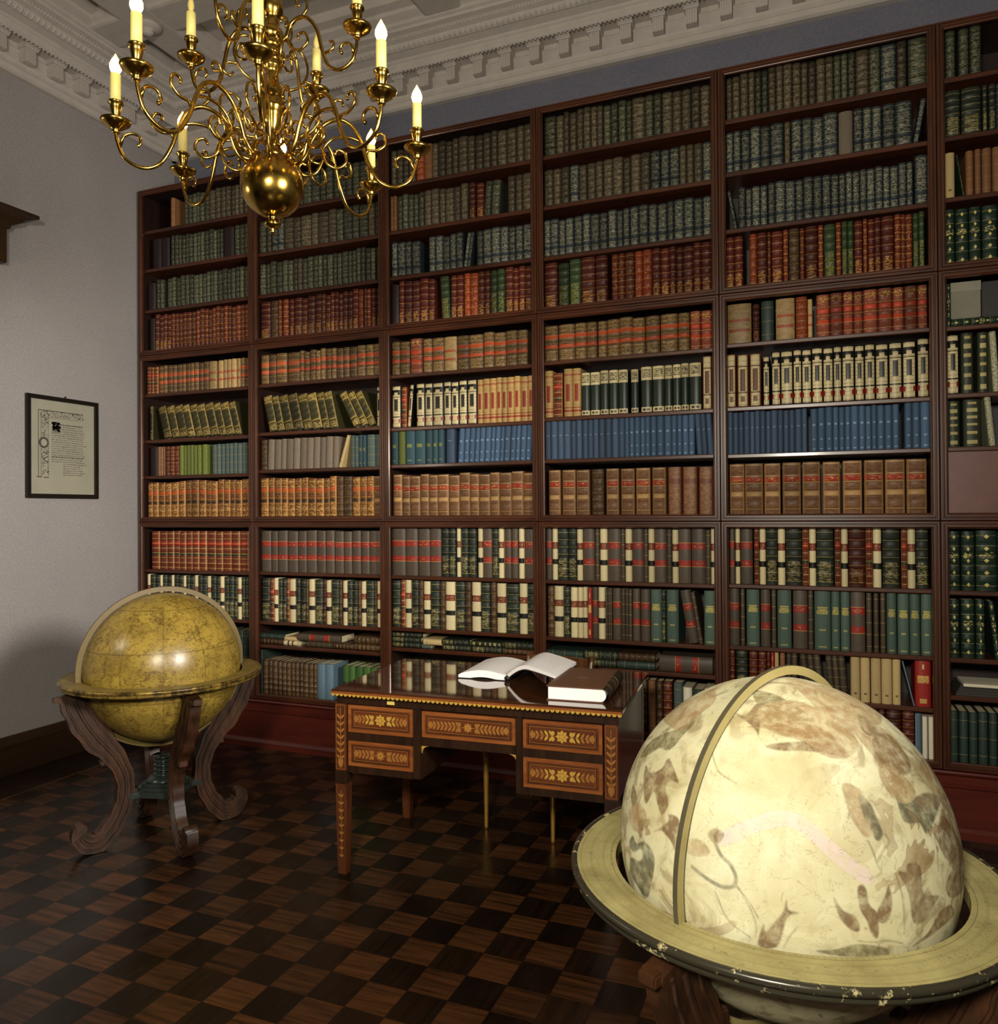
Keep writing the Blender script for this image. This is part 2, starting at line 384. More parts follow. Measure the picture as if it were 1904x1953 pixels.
# ------------------------------------------------------------------ books: binding materials
GOLD = lin((196, 166, 92))
def binding(name, base, bands=(), lines=0, lt=.01, txt=(), dens=.5, dia=None, mott=.25, rough=.5, edge=None, gold=GOLD, ts=(5, 55), var=.45, c2=None):
    """bands: (u0,u1,v0,v1,colour); lines: gilt rules per height; txt: (v0,v1) zones of tooled lettering"""
    n = NT(name); uv = n.sep(n.node('ShaderNodeUVMap').outputs[0]); u, v = uv[0], uv[1]
    at_ = n.node('ShaderNodeAttribute'); at_.attribute_name = 'seed'; sd = at_.outputs['Fac']
    so = n.math('MULTIPLY', sd, 57.)
    ns = n.noise(n.comb(n.math('MULTIPLY', u, 1.2), n.math('MULTIPLY', v, 7.), so), 4, 5, .65)
    base = lin(base); alt = lin(c2) if c2 else tuple(x*(1-mott) for x in base)
    c = n.mix(n.rng(ns, .35, .65), alt, base)
    for (u0, u1, v0, v1, col) in bands:
        mk = n.between(v, v0, v1)
        if u0 > 0 or u1 < 1: mk = n.math('MULTIPLY', mk, n.between(u, u0, u1))
        c = n.mix(mk, c, n.mix(n.rng(ns, .3, .7, .0, .35), lin(col), tuple(x*.5 for x in lin(col))))
    if edge:
        mk = n.math('MULTIPLY', n.math('GREATER_THAN', n.math('ABSOLUTE', n.math('SUBTRACT', u, .5)), edge[0]), n.math('GREATER_THAN', v, .01)); c = n.mix(n.math('MULTIPLY', mk, edge[2] if len(edge) > 2 else .8), c, lin(edge[1]))
    if lines:
        f = n.math('ABSOLUTE', n.math('SUBTRACT', n.math('FRACT', n.math('MULTIPLY', v, float(lines))), .5))
        mk = n.math('MULTIPLY', n.math('LESS_THAN', f, lt*lines*.5), n.math('GREATER_THAN', v, .01))
        c = n.mix(n.math('MULTIPLY', mk, n.rng(ns, .35, .6, .25, .9)), c, gold)
    for (v0, v1) in txt:
        t = n.noise(n.comb(n.math('MULTIPLY', u, float(ts[0])), n.math('MULTIPLY', v, float(ts[1])), so), 1.0, 1, .5)
        mk = n.math('MULTIPLY', n.math('GREATER_THAN', t, 1-dens), n.math('MULTIPLY', n.between(v, v0, v1), n.between(u, .14, .86)))
        c = n.mix(n.math('MULTIPLY', mk, .8), c, gold)
    if dia:
        N, sz = dia
        f = n.math('ABSOLUTE', n.math('SUBTRACT', n.math('FRACT', n.math('MULTIPLY', v, float(N))), .5))
        g2 = n.math('ADD', n.math('MULTIPLY', f, 1.1), n.math('MULTIPLY', n.math('ABSOLUTE', n.math('SUBTRACT', u, .5)), 1.5))
        c = n.mix(n.math('MULTIPLY', n.math('LESS_THAN', g2, sz), n.math('GREATER_THAN', v, .03)), c, gold)
    k = n.rng(sd, 0, 1, 1-var, 1+var); c = n.mix(1., c, n.comb(k, k, k), 'MULTIPLY')
    return n.fin(c, rough, 0, .35)
RED, ORG, BLK, CRM, TAN = (164, 44, 30), (186, 88, 40), (20, 20, 16), (214, 196, 148), (168, 128, 78)
full = (0, 1)
ST = {
 'G': ('dark green gilt-tooled leather', binding('green_grey_leather', (50, 54, 42), lines=9, txt=[(.08, .93)], dens=.45, ts=(4, 78), gold=lin((124, 118, 86)))),
 'N': ('olive brown gilt-tooled leather', binding('olive_brown_leather', (62, 54, 42), lines=9, txt=[(.08, .93)], dens=.45, ts=(4, 78), gold=lin((120, 106, 76)))),
 'B': ('blue-grey gilt-tooled leather', binding('blue_grey_leather', (46, 54, 58), lines=8, txt=[(.3, .95), (.05, .2)], dens=.47, ts=(4, 70), gold=lin((140, 134, 104)))),
 'R': ('dark red gilt-lined leather', binding('red_brown_leather', (82, 32, 22), lines=7, txt=[(.06, .3)], dens=.46, ts=(3.5, 110), gold=lin((190, 140, 72)))),
 'r': ('narrow rust brown leather', binding('rust_leather', (98, 42, 24), lines=8, lt=.014, txt=[(.1, .9)], dens=.36, gold=lin((186, 132, 66)))),
 'O': ('orange-red leather', binding('orange_red_leather', (142, 60, 32), lines=6, txt=[(.1, .9)], dens=.36, gold=lin((206, 148, 72)))),
 'V': ('mid green gilt leather', binding('mid_green_leather', (46, 62, 36), lines=7, txt=[(.06, .5)], dens=.5, gold=lin((122, 116, 62)))),
 'T': ('mottled brown and orange-labelled', binding('mottled_calf_labels', (62, 48, 34), c2=(106, 80, 48), bands=[(0, 1, .63, .74, (170, 72, 38)), (0, 1, .36, .46, (164, 62, 36))], lines=9, lt=.012, txt=[(.8, .97), (.04, .3)], dens=.46, ts=(5, 60), gold=lin((150, 124, 76)))),
 'T2': ('tan and orange-labelled', binding('tan_calf_labels', (112, 82, 46), c2=(62, 46, 30), bands=[(0, 1, .6, .72, (180, 84, 44)), (0, 1, .34, .46, (172, 76, 42))], lines=6, mott=.3)),
 'M': ('wide worn parchment', binding('worn_parchment', (178, 150, 98), c2=(142, 112, 72), bands=[(.05, .95, .55, .62, (168, 84, 52)), (.05, .95, .3, .37, (160, 76, 52))], mott=.3)),
 'H': ('red-labelled russet calf', binding('red_calf', (134, 70, 48), c2=(104, 50, 36), bands=[(0, 1, .56, .66, (176, 62, 36)), (0, 1, .3, .39, (176, 66, 40))], lines=5, txt=[(.8, .95)], dens=.45, edge=(.4, (80, 36, 26)))),
 'E': ('black and cream panelled', binding('black_cream_panelled', BLK, bands=[(.08, .92, .02, .98, CRM), (0, 1, .84, .9, BLK), (0, .3, .78, .9, BLK), (.7, 1, .78, .9, BLK), (.3, .7, .4, .68, (46, 44, 38)), (0, .22, .12, .21, (142, 40, 28)), (.78, 1, .12, .21, (142, 40, 28)), (0, 1, .245, .27, BLK), (0, 1, .72, .735, BLK)], lines=14, lt=.008, gold=lin((60, 46, 30)), var=.2, rough=.4)),
 'ER': ('red and cream panelled', binding('red_cream_panelled', (196, 158, 96), bands=[(.28, .74, .32, .68, (150, 48, 28)), (0, 1, .1, .14, (160, 60, 36)), (0, 1, .18, .2, (150, 56, 36)), (0, 1, .86, .89, (170, 90, 56))], lines=10, lt=.008, gold=lin((150, 96, 50)), var=.2)),
 'E2': ('brown and cream panelled', binding('brown_cream_panelled', (110, 60, 36), bands=[(.12, .88, .02, .98, CRM), (.28, .72, .3, .72, (104, 64, 42)), (0, 1, .26, .28, (90, 50, 32)), (0, 1, .76, .78, (90, 50, 32)), (.32, .68, .1, .2, (120, 84, 56))], lines=12, lt=.008, gold=lin((120, 84, 50)), var=.2)),
 'D': ('dark green cream-topped', binding('dark_green_cream_topped', (30, 42, 30), bands=[(.04, .96, .7, .985, CRM), (.04, .96, .015, .12, CRM), (.12, .88, .76, .93, (54, 50, 40)), (.2, .45, .04, .09, (60, 52, 40)), (.55, .8, .04, .09, (60, 52, 40))], txt=[(.77, .92)], dens=.55, ts=(5, 60), gold=lin((200, 184, 136)), var=.2, rough=.4)),
 'L': ('olive black gilt-banded', binding('olive_black', (62, 58, 34), bands=[(0, 1, .8, .835, (150, 124, 62)), (0, 1, .24, .275, (150, 124, 62)), (0, 1, .9, .985, (110, 94, 52))], txt=[(.03, .2), (.84, .97)], dens=.5, edge=(.42, (146, 122, 60), .9), gold=lin((178, 150, 80)))),
 'C': ('blue cloth-bound', binding('blue_cloth', (70, 94, 122), bands=[(.3, .7, .6, .645, (136, 160, 184)), (.35, .65, .27, .3, (136, 160, 184)), (.3, .7, .05, .075, (130, 156, 184))], mott=.15, var=.22, rough=.65)),
 'C2': ('dull blue cloth-bound', binding('dull_blue_cloth', (64, 82, 106), bands=[(.3, .7, .6, .63, (108, 124, 146))], mott=.2, var=.25, rough=.65)),
 'CT': ('teal cloth-bound', binding('teal_cloth', (50, 76, 84), bands=[(.25, .75, .5, .6, (120, 124, 66)), (.3, .7, .1, .13, (120, 130, 80))], mott=.2, var=.25, rough=.65)),
 'CG': ('grey-green cloth-bound', binding('grey_teal_cloth', (84, 98, 92), lines=4, lt=.006, mott=.2, var=.3, rough=.7)),
 'Q': ('plain grey cloth', binding('grey_cloth', (124, 110, 94), mott=.2, var=.22, rough=.75)),
 'Y': ('yellow-green cloth', binding('yellow_green_cloth', (112, 116, 50), c2=(84, 96, 44), mott=.2, var=.35, rough=.7)),
 'K': ('red-labelled brown calf', binding('brown_calf', (126, 90, 60), c2=(96, 64, 42), bands=[(0, 1, .64, .735, (156, 52, 36)), (.04, .96, .75, .765, (186, 148, 92)), (.04, .96, .615, .63, (186, 148, 92)), (.06, .94, .37, .46, (176, 136, 84)), (.04, .96, .02, .035, (186, 150, 96)), (.04, .96, .12, .135, (180, 142, 88)), (.06, .94, .96, .98, (180, 144, 90))], edge=(.38, (168, 130, 84), .4), txt=[(.65, .72)], dens=.4, var=.25)),
 'KO': ('orange-brown gilt calf', binding('orange_brown_calf', (142, 86, 42), c2=(66, 40, 24), bands=[(0, 1, .66, .75, (178, 82, 38)), (0, 1, .4, .45, (40, 36, 24))], lines=7, lt=.012, txt=[(.04, .35), (.78, .96)], dens=.45, edge=(.38, (178, 132, 68), .6), gold=lin((202, 158, 84)), var=.3)),
 'K2': ('plain worn tan calf', binding('plain_tan_calf', (150, 108, 70), c2=(106, 68, 46), bands=[(.1, .9, .66, .76, (116, 66, 44))], edge=(.4, (90, 44, 32), .8), var=.15)),
 'S': ('grey-brown red-labelled', binding('grey_brown_buckram', (84, 72, 60), bands=[(.02, .98, .62, .74, (148, 44, 32)), (.02, .98, .3, .42, (148, 44, 32)), (.02, .98, .735, .745, (196, 140, 80)), (.02, .98, .3, .31, (196, 140, 80))], txt=[(.65, .71), (.34, .38)], dens=.38, gold=lin((206, 150, 84)), mott=.2, var=.15)),
 'A': ('red-brown gilt banded', binding('red_gilt_banded', (112, 50, 30), bands=[(0, 1, .64, .74, (166, 44, 28)), (0, 1, .38, .45, (40, 50, 30))], lines=8, lt=.014, edge=(.4, (180, 136, 76), .5), gold=lin((206, 166, 100)), var=.2)),
 'W': ('cream vellum red-and-black-labelled', binding('cream_vellum', (222, 206, 160), bands=[(0, 1, .6, .73, (126, 60, 42)), (0, 1, .3, .4, (28, 28, 22))], txt=[(.62, .7)], dens=.42, mott=.12, var=.12, gold=lin((196, 160, 96)))),
 'X': ('black-green gilt-lined', binding('black_green_leather', (40, 46, 36), lines=7, lt=.009, txt=[(.06, .42)], dens=.46, ts=(3.5, 120), gold=lin((164, 148, 92)), var=.25)),
 'P': ('dark brown-grey plain', binding('dark_grey_brown', (74, 62, 46), lines=5, lt=.006, var=.3)),
 'U': ('blue-green gold-titled', binding('blue_green_buckram', (76, 96, 84), bands=[(.18, .82, .7, .725, (186, 170, 92)), (.22, .78, .67, .69, (186, 170, 92)), (.3, .7, .32, .35, (160, 156, 96)), (.24, .76, .04, .06, (170, 160, 96))], txt=[(.6, .67)], dens=.6, ts=(7, 90), mott=.15, var=.15, rough=.6, gold=lin((190, 172, 90)))),
 'F': ('plain beige', binding('beige_cloth', (196, 170, 118), bands=[(.35, .65, .16, .2, (110, 92, 64))], mott=.1, var=.12, rough=.75)),
 'FR': ('bright red gilt-titled', binding('bright_red_cloth', (160, 42, 32), bands=[(.44, .56, .8, .9, (226, 196, 120)), (.28, .72, .07, .17, (206, 160, 90))], txt=[(.5, .66)], dens=.62, ts=(7, 60), gold=lin((222, 180, 100)), mott=.15, var=.05)),
 'WH': ('plain white', binding('white_boards', (228, 218, 196), mott=.08, var=.06)),
 'LB': ('pale blue', binding('pale_blue_cloth', (96, 120, 134), bands=[(0, .12, .02, .98, (180, 190, 196))], mott=.15, var=.12)),
 'DG': ('dark green gilt-ruled', binding('dark_green_cloth', (46, 62, 54), lines=3, lt=.006, mott=.2, var=.12)),
 'GR': ('bright green', binding('bright_green_cloth', (66, 100, 44), bands=[(0, 1, .42, .56, (34, 60, 34)), (0, 1, .34, .4, (50, 90, 40))], mott=.2, var=.25)),
 'J': ('dark green gold-diamond', binding('green_gold_diamonds', (32, 50, 38), dia=(5, .2), lines=6, lt=.005, txt=[(.55, .64)], dens=.45, gold=lin((206, 188, 110)), mott=.25, var=.2)),
 'J2': ('black-green wide-banded', binding('green_gold_bands', (46, 52, 36), bands=[(.2, .8, .06, .14, (176, 160, 104)), (.2, .8, .27, .33, (176, 160, 104)), (.2, .8, .45, .5, (170, 154, 96)), (.2, .8, .6, .66, (176, 160, 104)), (.2, .8, .74, .82, (180, 166, 110)), (.25, .75, .9, .95, (170, 154, 96))], mott=.25, var=.15)),
 'TB': ('tan brown cloth', binding('tan_brown_cloth', (136, 92, 58), lines=4, lt=.006, mott=.25, var=.25)),
 'Br': ('brown gilt leather', binding('brown_gilt_leather', (78, 54, 34), lines=7, txt=[(.06, .9)], dens=.36, gold=lin((140, 116, 66)), var=.25)),
 'DK': ('purplish black', binding('purple_black', (40, 28, 30), mott=.2, var=.2)),
 'BX': ('grey card archive box', binding('grey_card', (128, 124, 108), bands=[(.0, 1, .56, .6, (156, 152, 134))], mott=.12, var=.06, rough=.8)),
 'MC': ('marbled cream', binding('marbled_cream', (206, 200, 166), c2=(92, 96, 70), mott=.4, var=.08)),
}
KEYS = list(ST); MATS = [ST[k][1] for k in KEYS]+[PAGE]; PG = len(KEYS); MI = {k: i for i, k in enumerate(KEYS)}
BANDED = set('G N B R r O V T H K KO A X Br J L'.split())
# ------------------------------------------------------------------ book shape: x = thickness, y = depth, z = height, spine towards -y
def book_cover(q, w, h, d, style, seed, mi):
    nu = 6; bul = min(.42*w, .014); vv = [0., .006/h]
    banded = style in BANDED and h > .15
    if banded:
        for k in range(1, 6):
            c = k/6+.0; vv += [c-.009, c-.005, c+.005, c+.009]
    vv += [1-.006/h, 1.]
    vs_ = []; uvs = []
    for i, v in enumerate(vv):
        out = 0.
        if banded and 2 <= i < 22 and (i-2) % 4 in (1, 2): out = .0016
        if i in (0, len(vv)-1): out = -.001
        for k in range(nu+1):
            t = .5-.5*math.cos(math.pi*k/nu); a = math.pi*t
            vs_.append((w*(.5-.5*math.cos(a)) if False else w*t, bul*(1-math.sqrt(max(0., 1-(2*t-1)**2)))-out*math.sin(a)**.5 if 0 < k < nu else bul, v*h))
    fs = []; W = nu+1
    for i in range(len(vv)-1):
        for k in range(nu):
            fs.append((i*W+k, i*W+k+1, (i+1)*W+k+1, (i+1)*W+k))
            tu = lambda j: .5-.5*math.cos(math.pi*j/nu); uvs.append([(tu(k), vv[i]), (tu(k+1), vv[i]), (tu(k+1), vv[i+1]), (tu(k), vv[i+1])])
    q.add(vs_, fs, mi, True, uvs, seed)
    # caps of the spine, boards
    top = [(len(vv)-1)*W+k for k in range(W)]
    tv = [vs_[i] for i in top]; bv = [vs_[k] for k in range(W)]
    z2 = [(.5, .0)]
    q.add(tv+[(w, bul+.004, h), (0, bul+.004, h)], [tuple(range(W+2))], mi, False, [z2*(W+2)], seed)
    q.add(bv+[(w, bul+.004, 0), (0, bul+.004, 0)], [tuple(range(W+2))], mi, False, [z2*(W+2)], seed)
    bt = min(.0026, w*.12)
    for xa, xb in ((0, bt), (w-bt, w)):
        b = [(x, y, z) for z in (0, h) for y in (bul, d) for x in (xa, xb)]
        q.add(b, [(0, 2, 3, 1), (4, 5, 7, 6), (0, 1, 5, 4), (2, 6, 7, 3), (0, 4, 6, 2), (1, 3, 7, 5)], mi, False, [z2*4]*6, seed)
def book_pages(q, w, h, d, mi):
    bul = min(.42*w, .014); bt = min(.0026, w*.12)+.0003
    q.box(bt, w-bt, bul+.0015, d-.006, .003, h-.004, mi)
# ------------------------------------------------------------------ books: what stands on every shelf
# row: bay, shelf from the top, height, then "style from-to xcount [options]" read off the photo from left to right
# options: l<deg> leaning (+ to the right), h<m> height, d<m> depth
ROWS = """
1 1 .205|TB 324-331x1 l0;G 351-398x6;N 398-474x8
1 2 .205|DK 290-321x2;G 326-424x14;DK 425-444x1 h.2;G 446-474x3
1 3 .205|DK 279-294x1 h.19;G 296-311x2;G 318-474x19
1 4 .255|DK 284-294x1 h.24;R 295-325x4;r 326-372x6;r 373-474x13
1 5 .19|A 279-300x3;T2 301-396x11;M 397-411x1;M 414-457x5;T 458-474x2
1 6 .25|L 285-290x1 l0 h.235;L 300-459x10 l-15 h.225
1 7 .2|DK 284-299x1;TB 300-314x3;r 315-340x3;Y 341-382x6;Y 384-393x1;CG 403-470x8
1 8 .25|KO 281-474x16
1 9 .262|A 287-474x13
1 10 .275|W 280-286x1;X 286-304x2;W 305-309x1;X 309-326x2;W 327-331x1;X 331-349x2;W 349-354x1;X 354-370x2;W 370-376x1;X 376-394x2;W 394-401x1;X 401-419x2;W 419-426x1;X 426-452x3;W 452-460x1;X 460-474x2
1 11 .2|DG 284-474x17
1 12 .18|Br 290-474x14
2 1 .205|N 494-520x2;G 520-726x15
2 2 .205|G 490-506x1;N 507-516x1;B 517-540x2;N 540-640x6;G 640-700x4;N 700-726x2
2 3 .205|G 494-558x6;N 558-575x2;G 575-726x16
2 4 .25|R 496-514x1;Br 515-529x1;r 530-536x1;r 538-548x1;R 551-559x1;R 560-612x4;r 612-620x1;R 620-682x7;O 682-692x1;r 694-706x2;R 706-726x2
2 5 .19|T2 496-545x3;T2 547-570x1;T 571-640x7;T2 640-680x3;T 680-726x3
2 6 .25|L 500-644x8 l-13 h.232;L 646-718x3 l-27 h.235;E 710-725x1 h.245
2 7 .195|Br 496-508x1;Q 509-645x11 l2;F 645-667x1 l18 h.205;CG 668-683x2;CT 683-698x2;CG 699-726x2
2 8 .25|KO 494-640x11;Br 641-670x2;KO 671-712x3;K 712-726x1
2 9 .262|S 495-726x13
2 10 .275|X 498-514x1;A 514-522x1;W 522-529x1;X 530-546x2;A 546-551x1;W 551-563x1;X 564-583x2;Br 583-588x1;W 588-599x1;X 600-615x1;R 615-621x1;W 621-630x1;X 631-646x1;Br 646-652x1;W 653-662x1;X 662-682x2;Br 682-688x1;W 688-697x1;X 697-713x1;Br 713-719x1;W 719-727x1
2 12 .22|DG 494-500x1 h.28;Br 500-604x12;LB 604-634x2;GR 652-676x2;GR 676-720x3;F 716-727x1 h.1
3 1 .21|N 745-792x4;O 793-808x1;TB 808-823x1 h.215;N 823-1014x13
3 2 .21|TB 744-756x2 h.215;G 757-808x5;N 808-892x6;R 894-906x1;R 908-922x1 h.2;G 922-956x2 l4 h.2;N 968-1014x3
3 3 .205|B 745-800x4;B 817-882x5;B 883-905x2 l8;B 908-1014x7
3 4 .262|DK 744-760x1 h.25;R 760-828x5;V 838-858x1 l-3;R 859-883x2;O 884-911x2;R 911-934x2;V 935-962x2;R 963-1014x4
3 5 .2|T 745-780x2;H 781-804x1 h.21;T 806-845x2;M 846-870x1;T 870-920x2;T 921-1006x4
3 6 .255|E 747-764x1;A 765-774x1 h.24;E 776-789x1 l5;E 793-909x7;ER 910-1018x9
3 7 .2|CT 744-758x1;Y 759-772x1;CT 772-810x2;CT 811-846x3;C2 850-866x1 h.21;C 872-1016x14 l3
3 8 .25|K 748-1018x14
3 9 .28|S 745-840x4;X 841-868x2;W 871-878x1;X 879-908x2;W 911-920x1;S 920-938x1;X 938-950x1;W 950-960x1;S 961-988x2;W 989-999x1;S 1000-1019x1
3 10 .28|X 747-763x1;A 764-772x1;W 772-783x1;X 784-798x1;Br 798-807x1;W 807-820x1;X 820-838x1;Br 838-849x1;W 849-867x1;X 868-886x1;Br 886-898x1;W 899-916x1;X 916-934x1;Br 935-946x1;W 947-964x1;X 965-989x1;W 990-1005x1;X 1005-1020x1
3 12 .22|Br 747-770x1;W 770-781x1;P 782-806x1;W 806-816x1;Br 817-846x2;W 846-864x1;Br 864-1000x7
4 1 .225|G 1037-1060x1;N 1060-1150x7;G 1150-1205x4;N 1205-1230x1;G 1230-1262x2;N 1262-1354x5
4 2 .205|N 1037-1086x3;B 1086-1104x1;N 1104-1240x8;B 1240-1296x3;N 1296-1340x3;B 1340-1357x1
4 3 .205|B 1037-1357x20
4 4 .262|R 1038-1062x1;V 1064-1085x1 h.25;V 1086-1107x1;R 1108-1134x1;R 1135-1158x1;r 1166-1210x3;O 1211-1243x2;R 1244-1357x7
4 5 .2|T 1038-1063x1;T 1065-1095x1;T 1096-1138x2;T 1140-1230x4;T 1231-1258x1;T 1260-1292x1;T 1293-1315x1;H 1316-1358x2
4 6 .262|ER 1039-1054x1;A 1055-1072x1 h.245;ER 1075-1107x2;D 1108-1198x5 h.24;D 1203-1218x1 h.238;D 1222-1338x6 h.248;E2 1340-1358x1 h.272
4 7 .21|C2 1038-1110x6;C2 1110-1200x8;C 1200-1325x11;C2 1325-1361x3 l-3
4 8 .255|K 1046-1068x1;K 1072-1097x1;K 1099-1124x1;Br 1128-1151x1;K 1156-1180x1;K 1184-1210x1;K 1213-1240x1;K 1244-1270x1;K2 1274-1300x1;K2 1302-1330x1;K2 1333-1360x1
4 9 .28|S 1041-1053x1;W 1053-1063x1;X 1063-1083x1;X 1083-1100x1;W 1100-1111x1;S 1111-1134x1;P 1135-1143x1;W 1144-1158x1;S 1160-1184x1;P 1184-1192x1;W 1192-1205x1;S 1205-1228x1;P 1228-1236x1;W 1236-1248x1;S 1248-1271x1;P 1271-1282x1;W 1282-1294x1;S 1294-1318x1;S 1319-1346x1;P 1346-1356x1;W 1356-1366x1
4 10 .275|Br 1044-1057x1;W 1057-1074x1;X 1075-1087x1;W 1088-1101x1;W 1102-1120x2;FR 1121-1129x1;S 1129-1141x1;W 1141-1154x1;P 1155-1168x3;S 1168-1185x1;P 1185-1206x3;S 1206-1221x1;S 1222-1240x1;U 1241-1262x1;X 1262-1270x1;U 1271-1294x1;S 1297-1333x1 l-9;P 1318-1341x1 l-9 h.27 n;U 1343-1366x1
4 12 .27|Br 1200-1235x3;TB 1236-1250x1;Br 1252-1264x1;R 1265-1282x1;CG 1285-1302x1;WH 1303-1320x1 h.25;DG 1322-1342x1 h.24;WH 1344-1361x1 h.25
5 1 .225|N 1385-1440x4;G 1440-1465x2;N 1465-1590x8;G 1590-1632x3;N 1632-1658x1;G 1658-1680x1;B 1681-1710x1;N 1711-1730x1;G 1733-1769x1
5 2 .21|B 1385-1413x2;B 1413-1495x4;N 1496-1508x1;B 1509-1598x4;Q 1600-1627x1;B 1628-1682x3;B 1683-1740x2;B 1741-1768x1 l10
5 3 .205|B 1387-1407x1 l-10;B 1408-1464x4;B 1465-1585x7;B 1585-1742x11;B 1746-1770x1 h.23
5 4 .27|R 1385-1417x2;O 1430-1444x1;R 1444-1463x1;r 1464-1471x1;R 1472-1493x1;r 1494-1504x1;Br 1505-1525x1;r 1526-1535x1;R 1536-1560x1;r 1561-1571x1;V 1572-1594x1;r 1595-1605x1;V 1606-1629x2;R 1630-1646x1;r 1647-1655x1;R 1656-1681x2;R 1682-1706x1;r 1707-1741x3;V 1742-1764x2
5 5 .205|M 1388-1433x1 h.2;R 1436-1449x1 h.19;DG 1452-1476x1 h.2;M 1480-1516x1;O 1518-1540x1;M 1541-1550x1 h.19;H 1557-1770x9
5 6 .268|E2 1387-1404x1;E2 1406-1428x1;E2 1430-1452x1;E 1456-1468x1 h.25;E 1472-1748x13;E 1750-1773x1 h.278
5 7 .212|C2 1388-1540x14;C 1546-1600x4;C 1600-1716x9;C 1726-1775x3 h.225
5 8 .262|K 1392-1420x1;K 1421-1456x1;K 1458-1489x1;K 1493-1528x1;K 1531-1565x1;K 1570-1603x1;K 1608-1645x1;K 1649-1686x1;K 1689-1727x1;K 1730-1769x1
5 9 .285|S 1392-1402x1;W 1403-1412x1;S 1413-1436x1;A 1439-1448x1;W 1449-1461x1;X 1462-1483x1;W 1484-1498x1;X 1499-1530x1;A 1531-1543x1;W 1544-1557x1;X 1558-1590x1;A 1593-1604x1;W 1605-1618x1;R 1619-1651x1;A 1652-1665x1;W 1666-1682x1;X 1684-1717x1;A 1720-1731x1;W 1732-1747x1;X 1748-1772x1
5 10 .285|S 1391-1411x1;P 1413-1421x1;U 1424-1449x1;S 1451-1470x1;P 1472-1481x1;U 1483-1510x1;S 1513-1541x1;P 1542-1552x1;U 1554-1585x1;U 1586-1603x1;U 1604-1622x1;S 1623-1651x1;P 1653-1664x1;P 1667-1677x1;P 1680-1690x1;U 1692-1711x1;U 1713-1735x1;U 1736-1756x1;U 1758-1779x1
5 11 .22|R 1392-1402x1;X 1404-1426x1;R 1429-1446x1;R 1447-1462x1;r 1463-1470x1;FR 1471-1477x1 h.215;F 1478-1486x1;TB 1488-1498x1;P 1500-1522x2;P 1524-1574x3 l-6;P 1574-1618x3 l-4;F 1623-1641x1;F 1642-1660x1;F 1662-1681x1;F 1682-1702x1;F 1703-1719x1;LB 1721-1727x1 l-13 h.215;FR 1746-1777x1
5 12 .22|Br 1560-1660x4;R 1660-1690x2;R 1691-1720x1;R 1722-1745x1;LB 1747-1758x1 h.21;WH 1760-1770x1 h.2;WH 1772-1783x1 h.2
6 1 .225|G 1804-1823x1;G 1829-1849x1;G 1851-1873x1
6 2 .215|X 1804-1832x1;X 1835-1872x1;X 1875-1884x1;X 1887-1900x1;B 1902-1935x1;X 1936-2300x13
6 3 .21|F 1803-1822x1;V 1824-1836x1 l-8 h.2;TB 1843-1858x1;TB 1860-1872x1;TB 1874-1892x1;TB 1894-1915x1;TB 1916-2200x12
6 4 .262|J 1803-1822x1;J 1824-1848x1;J 1850-1872x1;J 1875-1903x1;J 1905-1930x1;J 1931-2330x15
6 5 .2|J 1806-1814x1
6 6 .275|E 1807-1830x1;J2 1834-1858x1;J2 1866-1886x1;MC 1888-1908x1 l-3;J2 1912-2250x11
6 7 .215|J2 1808-1832x1;J2 1838-1872x1;MC 1878-1900x1 l-5 h.225
6 9 .272|J 1809-1832x1;J 1835-1860x1;J 1863-1902x1;J 1904-1930x1;J 1931-2320x13
6 10 .265|J 1812-1831x1;J 1835-1860x1;J 1863-1880x1;J 1886-1910x1 l-6;J 1914-2300x14
6 12 .235|DG 1812-1829x1;DG 1831-1848x1;DG 1850-1866x1;DG 1868-1886x1;DG 1888-1904x1;DG 1906-1924x1;DG 1925-2180x13
"""
# books lying flat, spine outwards: bay, shelf, then "style from-to thickness@height[xdepth]"
LYING = """
2 11|Br 496-540 .036@0;DG 496-542 .032@.036;W 540-566 .03@0;F 541-567 .026@.03;P 584-634 .036@0;Br 635-676 .036@0;S 566-650 .045@.0365;Br 676-727 .04@0;Br 676-727 .05@.04
3 11|X 747-803 .03@0;X 748-802 .032@.03;X 746-806 .026@.062;CG 804-820 .022@0;F 808-842 .036@.022;X 843-898 .03@0;X 842-894 .034@.03;X 900-958 .034@0;J2 898-957 .03@.034;Br 961-1018 .03@0;X 961-1018 .04@.03
4 11|Br 1043-1110 .035@0;DG 1043-1112 .042@.035;X 1124-1176 .04@0;X 1114-1178 .044@.04;DG 1180-1250 .042@0;Br 1180-1250 .042@.042;S 1258-1360 .085@0
6 5|J 1815-1915 .036@0
"""
def shelf_z(b, r):
    if r in (4, 8, 12): return TZ[{4: 2, 8: 1, 12: 0}[r]]+.0268
    return SHZ[b][{1: 0, 2: 1, 3: 2, 5: 3, 6: 4, 7: 5, 9: 6, 10: 7, 11: 8}[r]]+.0112
YS = D+.028
def x_at(u, z):
    v = 900.
    for _ in range(8):
        P = at(u, v, 1, YS); v += (P[2]-z)*FPX/4.2
    return P[0]
